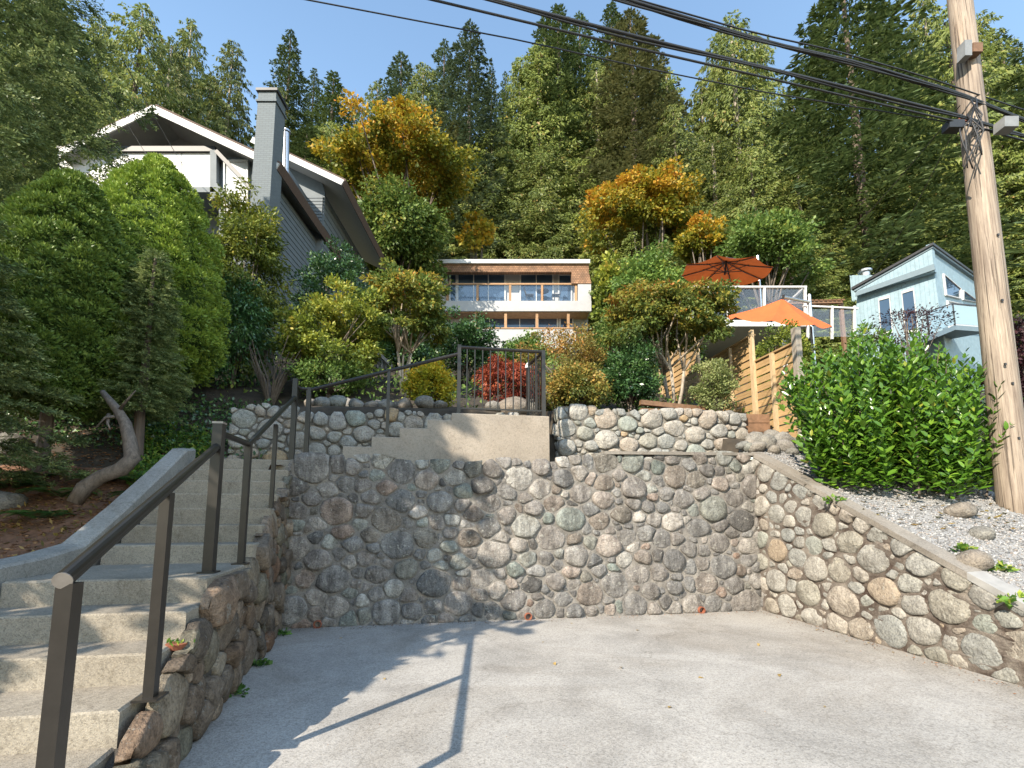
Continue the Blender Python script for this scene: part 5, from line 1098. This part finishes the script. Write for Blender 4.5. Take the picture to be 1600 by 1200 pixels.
for px, wd, Y in ((505, 34, 8.4), (528, 44, 8.5), (556, 34, 8.4), (580, 30, 8.5), (604, 40, 8.5), (632, 36, 8.4), (664, 46, 8.3), (688, 30, 8.3), (486, 28, 8.6), (545, 30, 9.0), (590, 30, 9.1), (520, 36, 9.1), (620, 30, 9.0)):
    boulder(px, 640, wd, Y, 'jagged pale rock on the bank above the low handrail wall', 'rocks on the bank above the handrail wall')
for px, py, wd, Y in ((352, 636, 26, 8.2), (372, 650, 30, 7.8), (392, 640, 34, 8.0), (418, 628, 32, 8.3), (384, 676, 30, 7.3), (408, 668, 34, 7.4), (430, 650, 30, 7.7), (400, 690, 26, 7.1), (425, 690, 30, 7.2), (445, 672, 28, 7.4), (360, 668, 24, 7.4), (440, 700, 26, 7.1)):
    boulder(px, py, wd, Y, 'rock on the shaded bank behind the top of the lower stairs', 'rocks on the bank behind the lower stairs')
boulder(802, 640, 66, 8.7, 'large grey boulder behind the guard rail pickets', asp=.9); boulder(828, 612, 40, 9.2, 'upright pale boulder beside the red lace maple', asp=1.1); boulder(770, 640, 40, 8.6, 'small grey boulder under the red lace maple')
boulder(18, 690, 64, 7.0, 'pale boulder under the big spruce branches'); boulder(12, 752, 62, 5.6, 'flat pale boulder beside the mulch bed'); boulder(146, 812, 22, 4.9, 'small round cobble against the concrete curb, darker of a pair'); boulder(128, 822, 24, 4.8, 'small round cobble against the concrete curb, paler of a pair')
boulder(1500, 782, 52, 5.7, 'grey angular rock at the foot of the laurel'); boulder(1532, 800, 42, 5.3, 'flat tan rock between the laurel and the pole'); boulder(1515, 840, 60, 4.75, 'rough brown rock half buried in the gravel')
def scatter(n, fn, seed, smin, smax, kind='pebble'):
    rg = np.random.default_rng(seed); O8 = np.array([(1, 0, 0), (-1, 0, 0), (0, 1, 0), (0, -1, 0), (0, 0, 1), (0, 0, -1)], float); T8 = np.array([(0, 2, 4), (2, 1, 4), (1, 3, 4), (3, 0, 4), (2, 0, 5), (1, 2, 5), (3, 1, 5), (0, 3, 5)])
    C = np.array([fn(rg) for _ in range(n)]); s = rg.uniform(smin, smax, (n, 1, 1)) * rg.uniform(.6, 1.3, (n, 1, 3)) * np.array([1, 1, .7]); a = rg.uniform(0, 6.28, n); c_, s_ = np.cos(a), np.sin(a)
    V = O8[None] * s + rg.normal(0, .12, (n, 6, 3)) * s; X = V[..., 0] * c_[:, None] - V[..., 1] * s_[:, None]; Yv = V[..., 0] * s_[:, None] + V[..., 1] * c_[:, None]; V = np.stack([X, Yv, V[..., 2]], -1) + C[:, None]
    return V.reshape(-1, 3), (np.arange(n)[:, None, None] * 6 + T8[None]).reshape(-1, 3), rg
def gpt(rg):
    u = PADW + .16 + 2.3 * rg.random() ** 1.1; v = rg.uniform(-4.4, .6); p = uv(u, v); return (p.x, p.y, TZ(p.x, p.y) + .004)
V, F, rg = scatter(17000, gpt, 5, .008, .021); M['peb'] = leafmat('crushed_stone', G((0, (.16, .16, .165)), (.5, (.34, .335, .33)), (.8, (.52, .51, .50)), (1, (.30, .24, .20))), 0.0, .85, .2)
o = obj('gravel', V, F, M['peb'], None, kind='stuff', label='pale grey crushed gravel on the slope above the right wall', cat='gravel'); add_tint(o.data, rg.random(17000), 6)
def mpt(rg):
    while True:
        x, y = rg.uniform(-8, -3.4), rg.uniform(2.0, 8.5)
        if x < XR(y) - 1.62: return (x, y, TZ(x, y) + .004)
V, F, rg = scatter(9000, mpt, 6, .008, .030); V = V.reshape(-1, 6, 3); cz_ = V[:, :, 2].mean(1, keepdims=True); V[:, :, 2] = cz_ + (V[:, :, 2] - cz_) * .35; V = V.reshape(-1, 3)
M['chip'] = leafmat('bark_chips', G((0, (.05, .028, .018)), (.5, (.17, .085, .045)), (.85, (.30, .15, .075)), (1, (.42, .26, .14))), 0.0, .9, .2)
o = obj('mulch_chips', V, F, M['chip'], None, kind='stuff', label='brown bark chips covering the bed left of the stairs', cat='mulch'); add_tint(o.data, rg.random(9000), 6)

# undergrowth over the hillside
rg = np.random.default_rng(70); n = 26000; ux = rg.uniform(-34, 34, n); uy = 9.3 + 36 * rg.random(n) ** 1.2
ux = np.where(rg.random(n) < .75, ux * (uy / 45) * 1.25, ux); cl = np.floor(ux * 1.1) * 7 + np.floor(uy * 1.1) * 13; P = np.stack([ux, uy, [TZ(float(a), float(b_)) for a, b_ in zip(ux, uy)]], 1); hgt = np.abs(np.sin(cl * 12.9898)) * .5; P[:, 2] += rg.random(n) * (.1 + hgt)
A = rg.normal(0, .7, (n, 3)) + np.array([0, 0, .6]); sc = (uy / 22)[:] ** .8; V, F = leaf_quads(P, A, rg.normal(0, .5, (n, 3)) + np.array([0, -.4, .7]), .20 * sc * rg.uniform(.6, 1.4, n), .11 * sc * rg.uniform(.6, 1.4, n))
o = obj('undergrowth', V, F, M['leafgreen'], None, kind='stuff', label='low leafy undergrowth covering the hillside between the houses', cat='undergrowth'); add_tint(o.data, np.abs(np.sin(cl * 3.7)) * .6 + rg.normal(.15, .12, n), 4)
# ground cover behind the curb
def patch(name, label, px0, px1, Y_0, Y_1, n, mat, leaf, hmax, seed, kind='stuff', cat='ground cover'):
    rg = np.random.default_rng(seed); P = []
    while len(P) < n:
        Y = rg.uniform(Y_0, Y_1); x = at(rg.uniform(px0, px1), 700, Y).x
        if x < XR(Y) - 1.55 or Y > 7.2: P.append((x, Y, TZ(float(x), float(Y)) + rg.random() * hmax))
    P = np.array(P); V, F = leaf_quads(P, rg.normal(0, .7, (n, 3)) + np.array([0, -.2, .35]), rg.normal(0, .4, (n, 3)) + np.array([0, -.3, .8]), leaf[0] * rg.uniform(.6, 1.3, n), leaf[1] * rg.uniform(.6, 1.3, n))
    o = obj(name, V, F, M[mat], None, kind=kind, label=label, cat=cat); add_tint(o.data, rg.random(n), 4)
patch('ground_cover', 'bright green ground cover behind the concrete curb', 205, 330, 6.3, 8.0, 3600, 'ivy', (.055, .038), .22, 81); patch('leaf_litter', 'dry fallen leaves and twigs on the mulch bed', -60, 190, 3.4, 6.5, 700, 'brownleaf', (.06, .03), .02, 82, cat='leaf litter')
patch('ground_cover', 'dark leafy ground cover under the dwarf spruces', -40, 420, 7.2, 9.2, 5200, 'gloss', (.07, .045), .28, 83)
def fern(px, Y, n, L, seed, label, group='ferns under the spruces'):
    rg = np.random.default_rng(seed); x = at(px, 700, Y).x; root = thing('fern', label, 'fern', (x, Y, TZ(x, Y)), group)
    for k in range(n):
        a = 6.283 * k / n + rg.uniform(-.3, .3); l = L * rg.uniform(.7, 1.1); m = 22; t = np.linspace(.12, 1, m); od = np.array([math.cos(a), math.sin(a), 0]); ld = np.array([-od[1], od[0], 0])
        C = od * (l * t * .9)[:, None] + np.array([0, 0, 1]) * (l * (.9 * t - .85 * t * t))[:, None]; P = np.concatenate([C, C]); sg = np.repeat([1, -1], m)[:, None]; A = ld * sg + od * .35 + np.array([0, 0, -.15]); w_ = np.tile(l * .24 * np.sin(np.pi * np.clip(t * .92 + .06, 0, 1)) + .01, 2)
        V, F = leaf_quads(P, A, np.tile([0, 0, 1.], (2 * m, 1)) + rg.normal(0, .1, (2 * m, 3)), w_, w_ * .28 + .008); crown_obj('frond', V, F, np.clip(rg.normal(rg.uniform(.2, .9), .1, 2 * m), 0, 1), M['fern'], root)
for k, (px, Y) in enumerate(((215, 6.4), (160, 6.3), (105, 5.9), (60, 6.3), (240, 6.0), (20, 6.0), (75, 5.3))): fern(px, Y, 9, .5 + .05 * (k % 3), 400 + k, 'sword fern with arching fronds under the shaded spruces')
# dead leaning trunk
dt = thing('dead_trunk', 'bare bent grey trunk leaning over the mulch beside the curb', 'dead tree', at(122, 782, 5.2)); Z5 = 5.3
pth = [(116, 786), (132, 762), (160, 744), (190, 733), (207, 716), (203, 690), (196, 662), (183, 640), (160, 612)]
MB().tube([at(x, y, Z5 + .04 * i) for i, (x, y) in enumerate(pth)], [.075, .085, .08, .085, .082, .07, .062, .05, .03], 10).build('trunk', M['greybark'], dt, smooth=True)
for b0, b1, b2 in (((190, 650), (165, 652), (150, 668)), ((186, 642), (196, 628), (212, 610)), ((170, 648), (168, 662), (172, 670))): MB().tube([at(*b0, Z5 + .28), at(*b1, Z5 + .2), at(*b2, Z5 + .15)], [.026, .016, .006], 6).build('branch', M['greybark'], dt, smooth=True)
dbk = thing('dry_shrub', 'leafless tangle of brown branches beside the weathered board panel', 'shrub', (at(425, 600, 9.4).x, 9.4, TZ(at(425, 600, 9.4).x, 9.4))); mb = MB(); r9 = random.Random(31)
for k in range(34):
    a = r9.uniform(0, 6.28); l = r9.uniform(.5, 1.25); mb.tube([(0, 0, -.05), (math.cos(a) * l * .22, math.sin(a) * l * .2, l * .5), (math.cos(a + .3) * l * .5, math.sin(a + .3) * l * .45, l * 1.1)], [.028, .018, .006], 5)
obj('branches', mb.v, mb.f, M['greybark'], dbk, local=True)
# weeds, drains, leaves at the foot of the walls
def weed(p, r, n, mat, label, seed, leaf=(.05, .035), hz=.5, group=None):
    rg = np.random.default_rng(seed); root_o = unit(rg.normal(0, 1, (n, 3))) * rg.random((n, 1)) ** .5 * np.array([r, r * .6, r * hz]); P = root_o + np.array(p); P[:, 2] = np.abs(root_o[:, 2]) + p[2] + .004
    V, F = leaf_quads(P, root_o + rg.normal(0, .4 * r, (n, 3)) + np.array([0, 0, r * .3]), rg.normal(0, .5, (n, 3)) + np.array([0, -.4, .8]), leaf[0] * rg.uniform(.6, 1.3, n), leaf[1] * rg.uniform(.6, 1.3, n)); o = obj('weed', V, F, M[mat], None, label=label, cat='weed', group=group); add_tint(o.data, rg.random(n), 4)
def gp(px, py): d = ray(px, py); k = -EYE / d.z; return Vector((d.x * k, d.y * k, 0))
for k, (px, py, r, n, lb) in enumerate(((832, 962, .17, 110, 'green weed tuft at the wall drain below the concrete landing'), (1440, 1012, .15, 60, 'broad leaved weed at the foot of the mossy wall'), (985, 958, .07, 26, 'tiny weed at the back wall between two drains'), (1216, 950, .06, 22, 'tiny weed in the corner of the two walls'), (505, 972, .13, 70, 'weed in the shaded corner below the stairs'), (722, 968, .10, 50, 'weed tuft on the back wall near the handrail shadow'), (690, 968, .07, 30, 'small shaded weed beside the handrail shadow'), (1585, 1062, .08, 30, 'small weed at the street end of the mossy wall'), (442, 992, .1, 60, 'moss tuft at the foot of the stair wall, innermost'), (405, 1040, .1, 60, 'moss tuft at the foot of the stair wall, middle one'), (368, 1085, .1, 60, 'moss tuft at the foot of the stair wall, nearest the street'))):
    weed(gp(px, py), r, n, 'ivy' if px > 460 else 'fern', lb, 500 + k)
for k, (px, py, lb) in enumerate(((1556, 865, 'green leafy weed in the gravel above the white cap'), (1580, 915, 'low weed along the white wall cap'), (1500, 828, 'small weed beside the brown rock in the gravel'), (1300, 745, 'weed growing from the gravel beside the concrete cap'))):
    q = at(px, py, (4.7, 4.25, 5.0, 6.0)[k]); weed((q.x, q.y, TZ(q.x, q.y)), .12, 60, 'ivy', lb, 540 + k, (.06, .045))
for px, py, lb in ((497, 966, 'clay drain pipe in the shaded corner of the back wall'), (825, 958, 'clay drain pipe behind the green weed tuft'), (1095, 945, 'clay drain pipe in the sunlit back wall'), ):
    g = hitv(px, py, -.03); m_ = MB(); n = 14; c = Vector((g.x, g.y, .045))
    V = []; F = []
    for rr, dd in ((.052, 0.03), (.052, -.035), (.042, -.035), (.040, .12)):
        for k in range(n): a = 2 * math.pi * k / n; V.append(c + E1 * (rr * math.cos(a)) + Vector((0, 0, rr * math.sin(a))) + E2 * dd)
    for q in range(3):
        for k in range(n): F.append((q * n + k, q * n + (k + 1) % n, (q + 1) * n + (k + 1) % n, (q + 1) * n + k))
    obj('drain_pipe', V, F, M['terracotta'], None, smooth=False, label=lb, cat='pipe')
rgf = random.Random(12); LF = [(0, 0, 0), (.02, .012, .006), (.045, .016, .01), (.062, 0, .004), (.045, -.016, .012), (.02, -.012, .004)]
fm = new_mesh('fallen_leaf', LF, [(0, 1, 2, 3, 4, 5)]); fm.materials.append(M['brownleaf']); add_tint(fm, np.array([.9]), 6)
for px, py in ((850, 1003), (868, 1040), (1000, 985), (1218, 1058), (1275, 985), (1320, 1002), (1360, 1005), (1395, 1020), (1290, 1104), (1185, 1010), (1050, 1105), (970, 1043), (895, 975), (530, 998), (600, 1060), (1100, 1060)):
    g = gp(px, py); o = bpy.data.objects.new('fallen_leaf', fm); o.location = (g.x, g.y, .004); o.rotation_euler = (rgf.uniform(-.2, .2), rgf.uniform(-.2, .2), rgf.uniform(0, 6.28)); s = rgf.uniform(.5, 1.1); o.scale = (s, s, s); link(o, None, 'small dry brown leaf lying on the concrete pad', 'leaf', 'fallen leaves on the pad')
c = Vector((XR(3.0) + .06, 3.02, top_left((3.02 - 1.5) / LW_T.y) + .02)); ds = thing('clay_saucer', 'small clay saucer with green sprigs on the stair wall', 'saucer', c)
MB().tube([c, c + Vector((0, 0, .035))], [.045, .062], 14).build('dish', M['terracotta'], ds)
rg = np.random.default_rng(3); n = 30; P = rg.normal(0, .03, (n, 3)) * np.array([1, 1, .2]) + np.array([0, 0, .035]); V, F = leaf_quads(P, rg.normal(0, .5, (n, 3)) + np.array([0, 0, .8]), rg.normal(0, 1, (n, 3)), np.full(n, .03), np.full(n, .014)); crown_obj('sprigs', V, F, rg.random(n), M['ivy'], ds)

# litter at the wall feet and under the laurel
def litter(name, label, pts, leaf, mat, seed, cat):
    rg = np.random.default_rng(seed); P = np.array(pts); n = len(P); V, F = leaf_quads(P, rg.normal(0, 1, (n, 3)) * np.array([1, 1, .15]), rg.normal(0, .25, (n, 3)) + np.array([0, 0, 1]), leaf[0] * rg.uniform(.4, 1.4, n), leaf[1] * rg.uniform(.5, 1.4, n))
    o = obj(name, V, F, M[mat], None, kind='stuff', label=label, cat=cat); add_tint(o.data, rg.random(n), 4)
rg = random.Random(8); pts = []
for _ in range(900):
    if rg.random() < .6: q = uv(rg.uniform(.1, PADW - .1), -.06 - abs(rg.gauss(0, .09)))
    else: q = uv(PADW - .06 - abs(rg.gauss(0, .10)), -rg.uniform(.1, 4.4))
    pts.append((q.x, q.y, .006 + rg.random() * .012))
litter('grit', 'brown grit and leaf crumbs gathered at the foot of the walls', pts, (.022, .011), 'chip', 91, 'grit')
pts = []
for _ in range(420):
    a = rg.uniform(0, 6.28); k = math.sqrt(rg.random()); x, y = LB.x + 1.5 * k * math.cos(a), 6.3 + .95 * k * math.sin(a); pts.append((x, y, TZ(x, y) + .02 + rg.random() * .02))
litter('leaf_litter', 'dry leaves lying on the gravel under the laurel', pts, (.07, .035), 'brownleaf', 92, 'leaf litter')
pts = []
for _ in range(260):
    q = uv(rg.uniform(.2, PADW - .2), -rg.uniform(.2, 5.5)); pts.append((q.x, q.y, .006))
litter('crumbs', 'tiny dark specks of needle and bark on the concrete pad', pts, (.012, .006), 'chip', 93, 'crumbs')

rg = np.random.default_rng(95); n = 9000; ux = rg.uniform(6.2, 20, n); uy = rg.uniform(2.5, 10.5, n); P = np.array([(a, b_, TZ(float(a), float(b_))) for a, b_ in zip(ux, uy)]); cl = np.floor(ux * 2.2) * 7 + np.floor(uy * 2.2) * 13; keep = np.array([to_uv(a, b_)[0] > PADW + 2.35 for a, b_ in zip(ux, uy)]) & (np.abs(np.sin(cl * 5.1)) > .35); P = P[keep]; cl = cl[keep]; n = len(P)
P[:, 2] += rg.random(n) * (.03 + .16 * np.abs(np.sin(cl * 12.9))); V, F = leaf_quads(P, rg.normal(0, .7, (n, 3)) + np.array([0, 0, .5]), rg.normal(0, .5, (n, 3)) + np.array([0, -.3, .8]), .075 * rg.uniform(.6, 1.4, n), .045 * rg.uniform(.6, 1.4, n))
o = obj('weeds', V, F, M['ivy'], None, kind='stuff', label='patchy weeds on the bare bank beyond the utility pole', cat='weeds'); add_tint(o.data, rg.random(n), 4)
